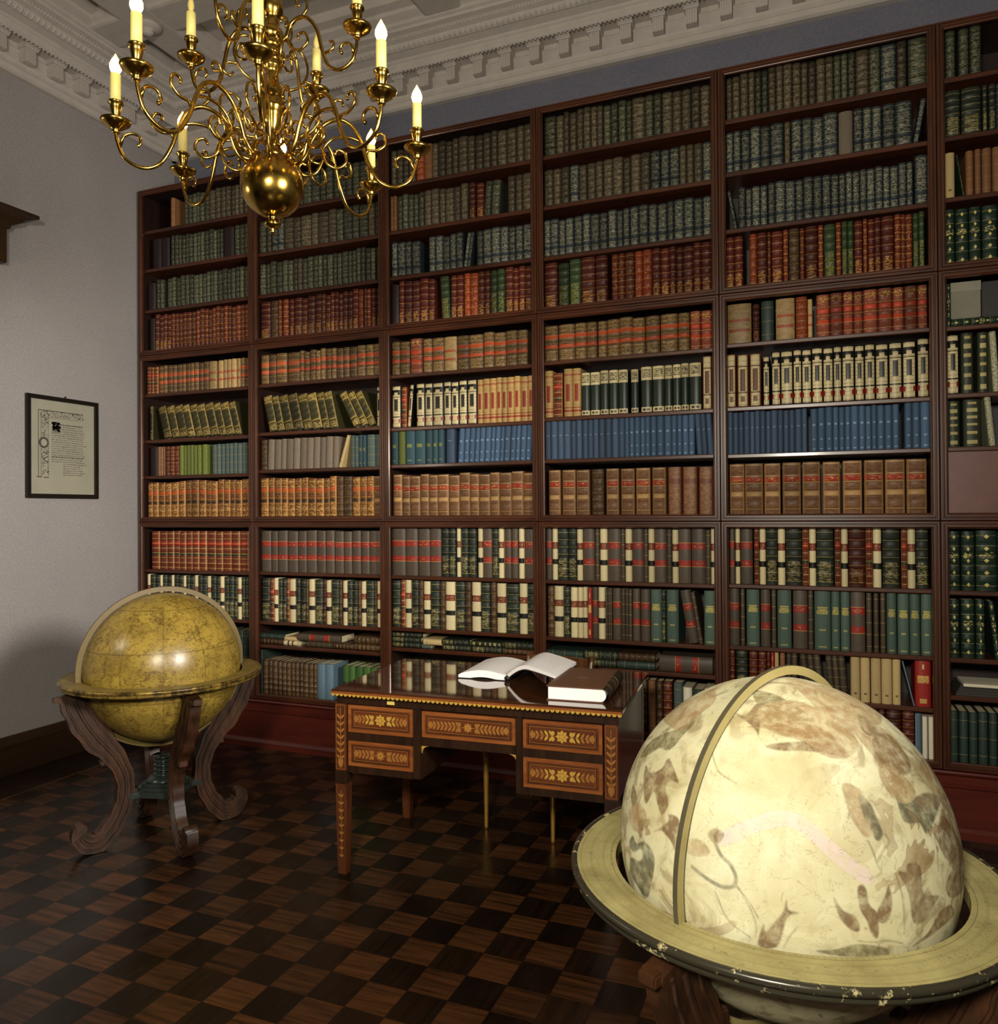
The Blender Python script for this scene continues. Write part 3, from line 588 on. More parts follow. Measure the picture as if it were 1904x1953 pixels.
# parts of the picture where a nearer thing hides the shelves
def hidden(u, v):
    return (u-1517)**2+(v-1612)**2 < 322**2 or (640 < u < 1245 and v > 1262) or ((u-308)**2+(v-1285)**2 < 168**2) or (110 < u < 490 and v > 1255) or u > 1896
books = []          # dict(style, x, z, w, h, d, lean, bay, row, lie)
for line in ROWS.strip().splitlines():
    head, body = line.split('|'); hs = head.split(); b, r, h0 = int(hs[0]), int(hs[1]), float(hs[2]); z = shelf_z(b, r)
    xmin, xmax = BAY[b][0]+.0245, BAY[b][1]-.0245; cur = xmin
    for seg in body.split(';'):
        t = seg.split(); st = t[0]; rg_, n_ = t[1].split('x'); ua, ub = map(float, rg_.split('-')); n_ = int(n_)
        lean = 0; h = h0
        for o in t[2:]:
            if o[0] == 'l': lean = float(o[1:])
            if o[0] == 'h': h = float(o[1:])
        xa, xb = x_at(ua, z+.1), x_at(ub, z+.1)
        xa = xa if 'n' in t[2:] else max(xa, cur); xb = min(xb, xmax)
        tl = math.tan(math.radians(abs(lean)))
        if lean: xb2 = xb-h*math.sin(math.radians(abs(lean)))*.98
        else: xb2 = xb
        if xb2-xa < .006*n_: xb2 = xa+.006*n_
        wts = rng.uniform(.8, 1.25, n_) if n_ > 1 else np.ones(1)
        wts = wts/wts.sum()*(xb2-xa); x = xa
        for k in range(n_):
            g = .0006
            wd = wts[k]*math.cos(math.radians(lean))-g
            hh = h*(1+rng.uniform(-.035, .035) if n_ > 3 and st in 'GNBRrTOKO' else 1+rng.uniform(-.012, .012))
            dp = min(.25, .6*hh+.05)
            books.append(dict(s=st, x=x+g/2, z=z, w=max(.005, wd), h=hh, d=dp*rng.uniform(.97, 1.03), lean=lean, b=b, r=r, lie=False, y=rng.uniform(-.004, .004) if n_ > 1 else rng.uniform(-.002, .002)))
            x += wts[k]
        cur = xb+.0004
for line in LYING.strip().splitlines():
    head, body = line.split('|'); b, r = map(int, head.split()); z = shelf_z(b, r)
    for seg in body.split(';'):
        st, rg_, th = seg.split(); ua, ub = map(float, rg_.split('-')); t_, dz = map(float, th.split('@'))
        xa, xb = max(x_at(ua, z+.03), BAY[b][0]+.025), min(x_at(ub, z+.03), BAY[b][1]-.025)
        books.append(dict(s=st, x=xa, z=z+dz+.0003, w=t_-.0006, h=xb-xa-.001, d=.17+.02*(dz == 0), lean=0, b=b, r=r, lie=True, y=rng.uniform(-.004, .004)))
# area each one shows
for k in books:
    if k['lie']: c = (k['x']+k['h']/2, YS, k['z']+k['w']/2)
    else: c = (k['x']+k['w']/2, YS, k['z']+k['h']/2)
    u, v = project(c); sc = FPX/((np.array(c)-CP)@CF)
    k['a'] = k['w']*k['h']*sc*sc; k['u'] = u
    if hidden(u, v): k['a'] *= .02
order = sorted(range(len(books)), key=lambda i: -books[i]['a'])
keep = set(order[:300])
ROWN = {1: 'top shelf', 12: 'bottom shelf'}
def rown(r): return ROWN.get(r, ORD[r]+' shelf down')
rows_by = {}
for i, k in enumerate(books): rows_by.setdefault((k['b'], k['r']), []).append(i)
POS = {}
for key, ids in rows_by.items():
    ids.sort(key=lambda i: (books[i]['x'], -books[i]['z']))
    for s in set(books[i]['s'] for i in ids):
        same = [i for i in ids if books[i]['s'] == s]
        for q_, i in enumerate(same): POS[i] = (q_+1, len(same))
def book_matrix(k):
    if k['lie']:      # rotate so that the height runs along +x and the thickness upwards
        R = Matrix(((0, 0, 1, 0), (0, 1, 0, 0), (1, 0, 0, 0), (0, 0, 0, 1)))
        return Matrix.Translation((k['x'], YS+k['y'], k['z'])) @ R
    a = math.radians(k['lean']); sh = k['w']*math.sin(a)
    T = Matrix.Translation((k['x'] if a >= 0 else k['x']+k['h']*math.sin(-a), YS+k['y'], k['z']+(sh if a > 0 else 0)))
    return T @ Matrix.Rotation(a, 4, 'Y')
stuff = MB(); nind = 0
for i, k in enumerate(books):
    M_ = book_matrix(k); seed = float(rng.random()); mi = MI[k['s']]
    if i in keep:
        q = MB(); book_cover(q, k['w'], k['h'], k['d'], k['s'], seed, 0)
        o = q.build('book', [MATS[mi]]); o.matrix_world = M_
        p_ = MB(); book_pages(p_, k['w'], k['h'], k['d'], 0); pg = p_.build('page_block', [PAGE], o)
        n_, tot = POS[i]; look = ST[k['s']][0]
        if k['lie']: look = 'lying '+look
        elif abs(k['lean']) > 7: look = 'leaning '+look
        pos = ('only one' if tot == 1 else (ORD[n_]+' such from left'))
        if tot == 1: lab = '%s book, only such on the %s, %s bookcase column' % (look, rown(k['r']), BAYN[k['b']])
        else: lab = '%s book, %s, %s, %s column' % (look, pos, rown(k['r']), BAYN[k['b']])
        tag(o, lab, 'book', '%s books on the %s of the %s column' % (ST[k['s']][0], rown(k['r']), BAYN[k['b']]))
        nind += 1
    else:
        stuff.M = M_; book_cover(stuff, k['w'], k['h'], k['d'], k['s'], seed, mi); book_pages(stuff, k['w'], k['h'], k['d'], PG)
stuff.M = None
tag(stuff.build('shelved_books', MATS), 'remaining smaller rows of old leather and cloth books filling the bookcases', 'books', kind='stuff')
print('BOOKS', len(books), nind)
# other things kept in the rightmost column
def shelf_thing(q, name, mat, label, cat, group=None):
    return tag(q.build(name, mat), label, cat, group)
z65 = shelf_z(6, 5); xa, xb = x_at(1815, z65+.1), x_at(1872, z65+.1)
q = MB(); q.M = Matrix.Translation((xa, YS+.01, z65+.0372)); q.bbox(0, xb-xa, 0, .2, 0, .165, .003)
bx_ = q.build('archive_box', plain('grey_card_box', lin((126, 122, 106)), .8)); tag(bx_, 'grey card archive box on a flat gilt book, middle unit of rightmost column', 'box')
q = MB(); q.box(xa-.001, xb+.001, YS+.0085, YS+.21, z65+.0372+.125, z65+.0372+.168); q.v = [(a, b, c) for a, b, c in q.v]
q.build('lid', plain('grey_card_lid', lin((140, 136, 120)), .8), bx_)
xa2, xb2 = x_at(1875, z65+.1), BAY[6][0]+.3
q = MB(); q.bbox(xa2, xb2, YS+.02, YS+.2, z65+.0372, z65+.2, .004); q.lathe([(0, 0), (.008, 0), (.008, .01), (0, .012)], 10, (xa2+.05, YS+.1, z65+.2))
tag(q.build('storage_box', plain('black_case', lin((24, 18, 16)), .5)), 'black case beside the grey archive box, cut off by the photo edge', 'box')
z11 = shelf_z(6, 11); xa, xb = x_at(1838, z11), x_at(1925, z11)
q = MB()
for i_ in range(4): q.box(xa-.03+.006*i_, xb+.01, YS+.004*i_, YS+.2, z11+.011*i_+.0, z11+.011*i_+.0105)
tag(q.build('folder_stack', plain('dark_folders', lin((52, 48, 40)), .7)), 'stack of dark folders lying on the eleventh shelf, rightmost column', 'folders')
q = MB()
for i_ in range(3): q.box(xa, xb-.004*i_, YS-.012+.003*i_, YS+.17, z11+.0442+.004*i_, z11+.0442+.004*i_+.0038)
tag(q.build('paper_stack', plain('white_paper', lin((222, 214, 190)), .8, var=.05)), 'thin stack of white papers lying on the dark folders', 'papers')
# ------------------------------------------------------------------ writing desk with marquetry
VEN = wood('desk_veneer', lin((64, 32, 17)), lin((108, 57, 28)), .3, 'X', 22, .3)
VENZ = wood('desk_veneer_upright', lin((60, 32, 17)), lin((102, 56, 28)), .3, 'Z', 22, .3)
CROSS = wood('desk_dark_banding', lin((28, 17, 10)), lin((52, 31, 18)), .3, 'Z', 30, .3)
DTOP = wood('desk_polished_top', lin((46, 24, 14)), lin((84, 46, 24)), .06, 'X', 10, 1.0, .0)
INLAY = plain('boxwood_inlay', lin((178, 138, 56)), .35)
INLAY2 = plain('dull_inlay', lin((144, 94, 42)), .35)
BAND = wood('desk_light_banding', lin((106, 54, 24)), lin((146, 86, 40)), .3, 'X', 30, .2)
P0 = at(631, 1314, 2, .77); P1 = at(1188, 1355, 2, .77); DANG = math.atan2(P1[1]-P0[1], P1[0]-P0[0])
DM = Matrix.Translation((P0[0], P0[1], 0)) @ Matrix.Rotation(DANG, 4, 'Z')
desk = empty('writing_desk', (P0[0], P0[1], 0), DANG)
tag(desk, 'inlaid walnut writing desk with five drawers and a glossy top, before the bookcases', 'desk')
q = MB(); q.bbox(-.0, 1.215, .0, .712, .752, .77, .003); top = q.build('desk_top', [DTOP], desk)
q = MB()      # scalloped edge inlay along the front and the sides
q.box(.002, 1.213, -.0015, .0002, .7535, .7625)
nsc = 62
def scallop(q, cx, y0, y1, ax):
    pts = [(cx+.0088*math.cos(a), .7535+.0105*math.sin(a)) for a in np.linspace(math.pi, 2*math.pi, 9)]
    q.prism(pts, y0, y1, ax, 1)
for k in range(nsc): scallop(q, .011+k*1.193/(nsc-1), -.0017, .0002, 1)
q.build('scalloped_edge', [BAND, INLAY], desk)
q = MB(); q.bbox(.018, 1.198, .018, .69, .709, .7518, .002); q.build('frieze', CROSS, desk)
def leaf(cx, cz, L, wd, ang, q, y, m):
    ca, sa = math.cos(ang), math.sin(ang)
    pts = [(t*L, wd*math.sin(math.pi*t)**.8) for t in np.linspace(0, 1, 7)]+[(t*L, -wd*math.sin(math.pi*t)**.8) for t in np.linspace(1, 0, 7)[1:-1]]
    q.prism([(cx+a*ca-b*sa, cz+a*sa+b*ca) for a, b in pts], y-.0007, y+.0002, 1, m)
def flower(cx, cz, r, q, y, m, n=8):
    pts = [(cx+r*(1+.16*math.cos(n*a))*math.cos(a), cz+r*(1+.16*math.cos(n*a))*math.sin(a)) for a in np.linspace(0, 2*math.pi, 64, endpoint=False)]
    q.prism(pts, y-.0008, y+.0002, 1, m)
    for k in range(5):
        a = 2*math.pi*k/5; rr = .5*r
        q.prism([(cx+rr*math.cos(a)+.16*r*math.cos(b), cz+rr*math.sin(a)+.16*r*math.sin(b)) for b in np.linspace(0, 2*math.pi, 8, endpoint=False)], y-.0011, y-.0007, 1, 2 if m == 1 else 1)
def ringrect(q, x0, x1, z0, z1, t, y, m):
    for a, b, c, d in ((x0, x1, z0, z0+t), (x0, x1, z1-t, z1), (x0, x0+t, z0+t, z1-t), (x1-t, x1, z0+t, z1-t)): q.box(a, b, y-.0005, y+.0002, c, d, m)
def drawer(x0, x1, z0, z1, bright, wide=False):
    q = MB(); y = .0195
    q.bbox(x0, x1, y, .3, z0, z1, .002, 0)
    ringrect(q, x0+.001, x1-.001, z0+.001, z1-.001, .013, y, 3)
    ringrect(q, x0+.022, x1-.022, z0+.02, z1-.02, .0025, y, 4)
    ringrect(q, x0+.027, x1-.027, z0+.024, z1-.024, .0015, y, 2)
    cx, cz = (x0+x1)/2, (z0+z1)/2
    mf = 1 if bright else 2
    flower(cx, cz, .021 if bright else .017, q, y, mf)
    hw = (x1-x0)/2-.036
    for sgn in (-1, 1):
        q.box(min(cx+sgn*.02, cx+sgn*hw*.95), max(cx+sgn*.02, cx+sgn*hw*.95), y-.0005, y+.0002, cz-.001, cz+.001, 2)
        ns_ = 8 if wide else 5
        for k in range(ns_):
            t = .036+(hw-.045)*k/(ns_-1)
            for sg2 in (-1, 1):
                leaf(cx+sgn*t, cz, .026-.008*k/ns_, .005, (math.pi/2-sg2*0 if False else (math.pi*.5+sg2*(-sgn*0)) if False else (sg2*(.95 if sgn > 0 else math.pi-.95))), q, y, mf if k < 2 else 2)
        for sg2 in (-1, 1):
            q.prism([(cx+sgn*.036+.0075*math.cos(b), cz+sg2*.011+.0085*math.sin(b)) for b in np.linspace(0, 2*math.pi, 10, endpoint=False)], y-.0009, y+.0002, 1, mf)
        q.prism([(cx+sgn*(hw-.004)+.011*math.cos(b), cz+.012*math.sin(b)) for b in np.linspace(0, 2*math.pi, 12, endpoint=False)], y-.0009, y+.0002, 1, 2)
    return q.build('drawer', [VEN, INLAY, INLAY2, BAND, CROSS], desk)
drawer(.069, .366, .593, .706, True); drawer(.069, .366, .4535, .558, False)
drawer(.402, .798, .5985, .7035, False, True)
drawer(.826, 1.136, .592, .704, True); drawer(.826, 1.136, .4435, .559, True)
def carc(name, x0, x1, z0, z1, mat, y0=.024, y1=.69):
    q = MB(); q.bbox(x0, x1, y0, y1, z0, z1, .0015); return q.build(name, mat, desk)
# pedestals: rails between drawers and outer boxes, the drawers set in front
for x0, x1, zr in ((.064, .3995, (.425, .4535, .558, .593)), (.8, 1.141, (.4145, .4435, .559, .592))):
    q = MB()
    q.box(x0+.002, x1-.002, .021, .69, zr[0], zr[1]-.0005); q.box(x0+.002, x1-.002, .021, .69, zr[2]+.0005, zr[3]-.0005)
    q.box(x0+.002, x1-.002, .31, .69, zr[1], zr[2]); q.box(x0+.002, x1-.002, .31, .69, zr[3], .7085)
    q.build('pedestal', CROSS, desk)
for xa, xb, za in ((.3675, .4005, .432), (.7995, .8245, .416)):
    q = MB(); q.bbox(xa, xb, .012, .69, za, .7085, .002)
    q.tube([(xa+.002, .022, za+.004), (xb-.002, .022, za+.004)], .009, 10); q.build('divider', CROSS, desk)
q = MB(); q.bbox(.401, .799, .021, .69, .563, .5978, .0015); q.box(.402, .798, .31, .69, .6, .7085); q.build('kneehole_rail', CROSS, desk)
for xa, sg in ((.4012, 1), (.7988, -1)):
    q = MB(); pts = [(xa, .5625), (xa+sg*.03, .5625)]+[(xa+sg*.03*(1-math.sin(a)), .5625-.03*(1-math.cos(a))) for a in np.linspace(0, math.pi/2, 8)[1:]]
    q.prism(pts, .022, .032, 1); q.build('corner_bracket', INLAY, desk)
q = MB(); q.box(.25, .283, .0165, .0185, .719, .733); tag(q.build('name_plate', plain('pale_brass', lin((214, 186, 104)), .4), desk), 'small pale plate')
def leg(xa, xb, ya, yb, name='leg', zb=.43, front=False):
    q = MB(); q.bbox(xa, xb, ya, yb, zb, .7085, .002, 0)
    q.bbox(xa-.001, xb+.001, ya-.001, yb+.001, .376, zb-.0005, .002, 1)
    cx, cy = (xa+xb)/2, (ya+yb)/2; h1, h0 = (xb-xa)/2-.001, .0185
    vv = []
    for z, h in ((0, h0), (.02, h0), (.0205, h0+.001), (.3755, h1)): vv += [(cx-h, cy-h, z), (cx+h, cy-h, z), (cx+h, cy+h, z), (cx-h, cy+h, z)]
    fs = [(4*i+k, 4*i+(k+1) % 4, 4*i+4+(k+1) % 4, 4*i+4+k) for i in range(3) for k in range(4)]+[(3, 2, 1, 0), (12, 13, 14, 15)]
    q.add(vv, fs, 0)
    if front:
        y = ya
        ringrect(q, xa+.004, xb-.004, zb+.006, .704, .0025, y, 3)
        for k in range(7):
            z = zb+.06+k*.028
            for sg in (-1, 1): leaf(cx, z-.012, .026, .0045, math.pi/2+sg*.75, q, y, 2)
        q.box(cx-.0012, cx+.0012, y-.0005, y+.0002, zb+.02, .69, 2)
        leaf(cx, zb+.012, .05, .012, math.pi/2, q, y, 2)
        for k in range(9):
            z = .33-k*.031; hw = h0+(h1-h0)*(z/.375); t = z/.375
            yy = cy-(h0+.001+(h1-h0-.001)*t)
            for sg in (-1, 1): leaf(cx, z-.01, .02*(.6+.4*t), .0035, math.pi/2+sg*.7, q, yy-.0006, 2)
            q.box(cx-.001, cx+.001, yy-.0012, yy+.002, z-.012, z+.018, 2)
    return q.build(name, [VENZ, CROSS, INLAY2, BAND], desk)
leg(.011, .0625, .0145, .066, front=True); leg(1.1425, 1.194, .0145, .066, front=True)
leg(.011, .0625, .64, .692); leg(1.1425, 1.194, .64, .692)
for xa in (.0175, 1.183): carc('side_panel', xa, xa+.0095, .0665, .6395, .4255, .7085, CROSS if False else wood('desk_side_wood_%d' % int(xa), lin((60, 28, 16)), lin((98, 48, 26)), .3, 'Y', 9, .3)) if False else None
SIDEW = wood('desk_side_wood', lin((46, 22, 13)), lin((76, 38, 22)), .28, 'Y', 9, .3)
for xa in (.0165, 1.1815):
    q = MB(); q.bbox(xa, xa+.011, .0665, .6395, .42, .7085, .0015); q.build('side_panel', SIDEW, desk)
q = MB(); q.bbox(.063, 1.142, .6905, .6985, .43, .7085, .001); q.build('back_panel', SIDEW, desk)

# ------------------------------------------------------------------ books on the desk
cb_ = empty('closed_book', tuple(DM @ Vector((.905, .075, .7703))), DANG+.02)
tag(cb_, 'thick brown leather book lying closed on the right of the desk', 'book')
COVB = plain('brown_book_leather', lin((96, 62, 42)), .45, 0, .25); SPB = binding('dark_spine_leather', (44, 34, 24), bands=[(0, 1, .2, .225, (150, 120, 70)), (0, 1, .62, .645, (150, 120, 70)), (0, 1, .42, .55, (66, 54, 36))], var=.05)
LW, LD, LT = .232, .372, .056
q = MB(); q.bbox(0, LW-.008, 0, LD, 0, .004, .0015, 0); q.bbox(0, LW-.008, 0, LD, LT-.004, LT, .0015, 0)
for i in range(40):
    pass
q.box(.09, .13, LD*.46, LD*.52, LT, LT+.0004, 1)
q.build('cover', [COVB, plain('stamped_leather', lin((112, 80, 52)), .4)], cb_)
q = MB(); nu, prof = 10, []
vs_ = []; uvs = []; fs = []
ysr = [0, .002]+[LD*k/6+o for k in range(1, 6) for o in (-.008, -.004, .004, .008)]+[LD-.002, LD]
for j, y in enumerate(ysr):
    o = .0025 if 2 <= j < 22 and (j-2) % 4 in (1, 2) else 0
    for k in range(nu+1):
        a = -math.pi/2+math.pi*k/nu; vs_.append((LW-.012+(.024+o)*math.cos(a), y, LT/2+(LT/2+o*.2)*math.sin(a)))
for j in range(len(ysr)-1):
    for k in range(nu):
        i0 = j*(nu+1)+k; fs.append((i0, i0+1, i0+nu+2, i0+nu+1)); uvs.append([(k/nu, ysr[j]/LD), ((k+1)/nu, ysr[j]/LD), ((k+1)/nu, ysr[j+1]/LD), (k/nu, ysr[j+1]/LD)])
q.add(vs_, fs, 0, True, uvs, .5); q.build('spine', SPB, cb_)
PAPER = plain('white_page_block', lin((246, 240, 238)), .8, 0, .02, 60)
q = MB()
pts = [(.007, .0042), (.007, LT-.0042), (LW-.02, LT-.0042)]+[(LW-.02+.021*math.cos(a), LT/2+(LT/2-.0042)*math.sin(a)) for a in np.linspace(math.pi/2, -math.pi/2, 10)][1:]
q.prism(pts, .006, LD-.006, 1); q.build('page_block', PAPER, cb_)
# open book: left half on the desk, right half resting across the closed one
ob = empty('open_book', tuple(DM @ Vector((.43, .355, .7703))), DANG); tag(ob, 'white open book lying on the desk, right half over the brown book', 'book')
PRT = NT('printed_pages'); uv = PRT.sep(PRT.node('ShaderNodeUVMap').outputs[0])
rows_ = PRT.math('LESS_THAN', PRT.math('FRACT', PRT.math('MULTIPLY', uv[1], 26.)), .4)
wd_ = PRT.math('GREATER_THAN', PRT.noise(PRT.comb(PRT.math('MULTIPLY', uv[0], 30.), PRT.math('MULTIPLY', uv[1], 26.), 0.), 1.4, 1), .46)
inn = PRT.math('MULTIPLY', PRT.between(uv[0], .12, .88), PRT.between(uv[1], .1, .9))
PRT = PRT.fin(PRT.mix(PRT.math('MULTIPLY', PRT.math('MULTIPLY', rows_, wd_), PRT.math('MULTIPLY', inn, .22)), lin((242, 237, 234)), lin((160, 152, 148))), .8)
def page_surface(f, n=16, mm=12, thick=None, q=None):
    """f(s,t) -> top point; thick(s) gives the height of the leaves below"""
    tp = [f(i/n, j/mm) for j in range(mm+1) for i in range(n+1)]; W = n+1
    bt = [(p[0], p[1], max(.0032, p[2]-thick(i % W/n))) if True else p for i, p in enumerate(tp)]
    fs = []; uvs = []; ms = []
    for j in range(mm):
        for i in range(n):
            a = j*W+i; fs.append((a, a+1, a+W+1, a+W)); uvs.append([((i+x)/n, (j+y)/mm) for x, y in ((0, 0), (1, 0), (1, 1), (0, 1))])
    N = len(tp); k0 = len(fs)
    for j in range(mm):
        for i in range(n): a = N+j*W+i; fs.append((a, a+W, a+W+1, a+1))
    bnd = [i for i in range(n)]+[n+j*W for j in range(mm)]+[mm*W+n-i for i in range(n)]+[(mm-j)*W for j in range(mm)]
    for a, b in zip(bnd, bnd[1:]+bnd[:1]): fs.append((a, b, N+b, N+a))
    while len(uvs) < len(fs): uvs.append([(0, 0)]*4)
    q.add(tp+bt, fs, [0]*k0+[1]*(len(fs)-k0), True, uvs)
def fl(s, t):     # left half: s outward from the gutter, t from front to back
    x = .225*(1-s); y = .33*t; z = .008+.034*math.sin(math.pi*(.12+.6*(1-s)))**1.0*(.55+.45*math.sin(math.pi*min(1, .25+.75*(1-s)))); return (x-.0*t, y, z if s < 1 else .014)
q = MB(); page_surface(lambda s, t: (lambda p: (p[0], p[1]+.012*(1-s)*0, p[2]))(fl(1-s, t)), q=q, thick=lambda s: .03); q.build('left_pages', [PRT, PAPER], ob, edge=50)
def fr_(s, t):
    x = .228+.25*s+.01*s*t; y = .33*t-.16*s*(1-t)*.9-.14*s*t
    z = .03+.058*math.sin(min(1, s*2.2)*math.pi/2)-.022*s*s
    return (x, y, z-.004*t*s)
q = MB(); page_surface(fr_, q=q, thick=lambda s: .012+.006*(1-s)); q.build('right_pages', [PRT, PAPER], ob, edge=50)
BLKC = plain('black_book_cloth', lin((24, 20, 18)), .4)
q = MB(); q.bbox(-.004, .222, -.005, .335, .0, .003, .001); q.build('back_cover', BLKC, ob)
q = MB(); n_, m_ = 12, 6; vs_ = []
for j in range(m_+1):
    for i in range(n_+1):
        p = fr_(i/n_, j/m_); th = .0185-.006*i/n_; vs_.append((p[0], p[1]-.004 if j == 0 else p[1], p[2]-th))
for p in list(vs_): vs_.append((p[0], p[1], p[2]-.003))
W, N = n_+1, (n_+1)*(m_+1); fs = []
for j in range(m_):
    for i in range(n_): a = j*W+i; fs += [(a, a+1, a+W+1, a+W), (N+a, N+a+W, N+a+W+1, N+a+1)]
for i in range(n_): fs += [(i, N+i, N+i+1, i+1), (m_*W+i, m_*W+i+1, N+m_*W+i+1, N+m_*W+i)]
for j in range(m_): fs += [(j*W, (j+1)*W, N+(j+1)*W, N+j*W), (j*W+n_, N+j*W+n_, N+(j+1)*W+n_, (j+1)*W+n_)]
q.add(vs_, fs, 0, True); q.build('front_cover', BLKC, ob, edge=50)
q = MB(); q.tube([(.226, y, .012) for y in np.linspace(-.004, .334, 6)], .0115, 12); q.build('spine', BLKC, ob)

# ------------------------------------------------------------------ chair behind the desk
CHW = wood('chair_wood', lin((70, 42, 20)), lin((112, 72, 36)), .3, 'Z', 20, .3)
f0, f1 = at(928, 1579, 2, 0), at(1055, 1607, 2, 0); mid = (f0+f1)/2; ca = math.atan2(f1[1]-f0[1], f1[0]-f0[0])
chair = empty('chair', (mid[0], mid[1], 0), ca); tag(chair, 'low wooden chair with brassy round front legs, tucked in behind the desk', 'chair')
hw = float(np.linalg.norm(f1-f0))/2
for sg in (-1, 1):
    q = MB(); q.lathe([(.0, .0), (.009, .0), (.0095, .01), (.0105, .1), (.0135, .3), (.0145, .40), (.0, .40)], 14, (sg*hw, 0, 0)); tag(q.build('leg', BRASS if False else plain('brassy_turned_wood', lin((178, 136, 62)), .22, .55), chair), 'slim brassy front leg')
for sg in (-1, 1):
    q = MB(); P = smooth_path([(sg*.17, .46, 0), (sg*.172, .43, .2), (sg*.175, .41, .42), (sg*.176, .43, .62), (sg*.178, .47, .765)], 5)
    q.tube(P, [.014]*len(P), 8); q.build('leg', CHW, chair)
q = MB(); q.bbox(-hw-.02, hw+.02, -.025, .42, .401, .435, .01); q.build('seat', plain('seat_leather', lin((70, 40, 26)), .45), chair)
def bent(z0, z1):
    q = MB(); n_ = 10; vs_ = []
    for i in range(n_+1):
        t = i/n_; x = -.165+.33*t; y = .455+.03*math.sin(math.pi*t)+(z0-.8)*.1
        vs_ += [(x, y-.008, z0), (x, y+.008, z0), (x, y+.008, z1), (x, y-.008, z1)]
    fs = [(4*i+k, 4*i+(k+1) % 4, 4*i+4+(k+1) % 4, 4*i+4+k) for i in range(n_) for k in range(4)]+[(3, 2, 1, 0), (4*n_, 4*n_+1, 4*n_+2, 4*n_+3)]
    q.add(vs_, fs); return q.build('back_rail', CHW, chair)
bent(.695, .755); bent(.55, .585)

# ------------------------------------------------------------------ globes
STW = NT('globe_stand_wood'); v_ = STW.noise(STW.mapping(STW.coord(), (1, 1, .35)), 22, 6); 
STW = STW.fin(STW.mix(STW.rng(v_, .32, .68), lin((28, 17, 9)), lin((70, 41, 21))), .42)
TURN = plain('dark_green_turned_wood', lin((40, 46, 42)), .22)
LACQ = NT('worn_black_lacquer'); v_ = LACQ.noise(LACQ.coord(), 26, 5, .7)
LACQ = LACQ.fin(LACQ.mix(LACQ.rng(v_, .58, .63), lin((58, 54, 42)), lin((206, 190, 140))), .25, .3, .5)
GILT = NT('worn_gilt_edge'); v_ = GILT.noise(GILT.coord(), 22, 5, .7)
GILT = GILT.fin(GILT.mix(GILT.rng(v_, .4, .6), lin((60, 46, 20)), lin((150, 122, 56))), .3, .4)
def ring_mat(name, c1, c2, ink, R0, R1):
    n = NT(name); g = n.sep(n.coord()); r = n.math('SQRT', n.math('ADD', n.math('POWER', g[0], 2.), n.math('POWER', g[1], 2.)))
    a = n.noise(n.coord(), 9, 5, .65); b = n.noise(n.coord(), 70, 3, .6)
    c = n.mix(n.rng(a, .3, .7), c2, c1)
    t = n.rng(r, R0, R1)
    for k, wd in ((.12, .012), (.3, .006), (.34, .006), (.62, .006), (.66, .006), (.9, .008)):
        c = n.mix(n.math('MULTIPLY', n.math('LESS_THAN', n.math('ABSOLUTE', n.math('SUBTRACT', t, k)), wd), .45), c, ink)
    an = n.math('ARCTAN2', g[1], g[0]); tick = n.math('LESS_THAN', n.math('FRACT', n.math('MULTIPLY', an, 57.3/1.5)), .12)
    c = n.mix(n.math('MULTIPLY', tick, n.math('MULTIPLY', n.between(t, .02, .12), .4)), c, ink)
    sc = n.math('MULTIPLY', n.math('GREATER_THAN', n.noise(n.comb(n.math('MULTIPLY', an, 30.), n.math('MULTIPLY', t, 22.), 0.), 1.6, 2), .6), n.math('MULTIPLY', n.between(t, .36, .6), .3))
    c = n.mix(sc, c, ink); c = n.mix(n.math('MULTIPLY', n.math('GREATER_THAN', b, .66), .35), c, ink)
    return n.fin(c, .5, 0, .4)
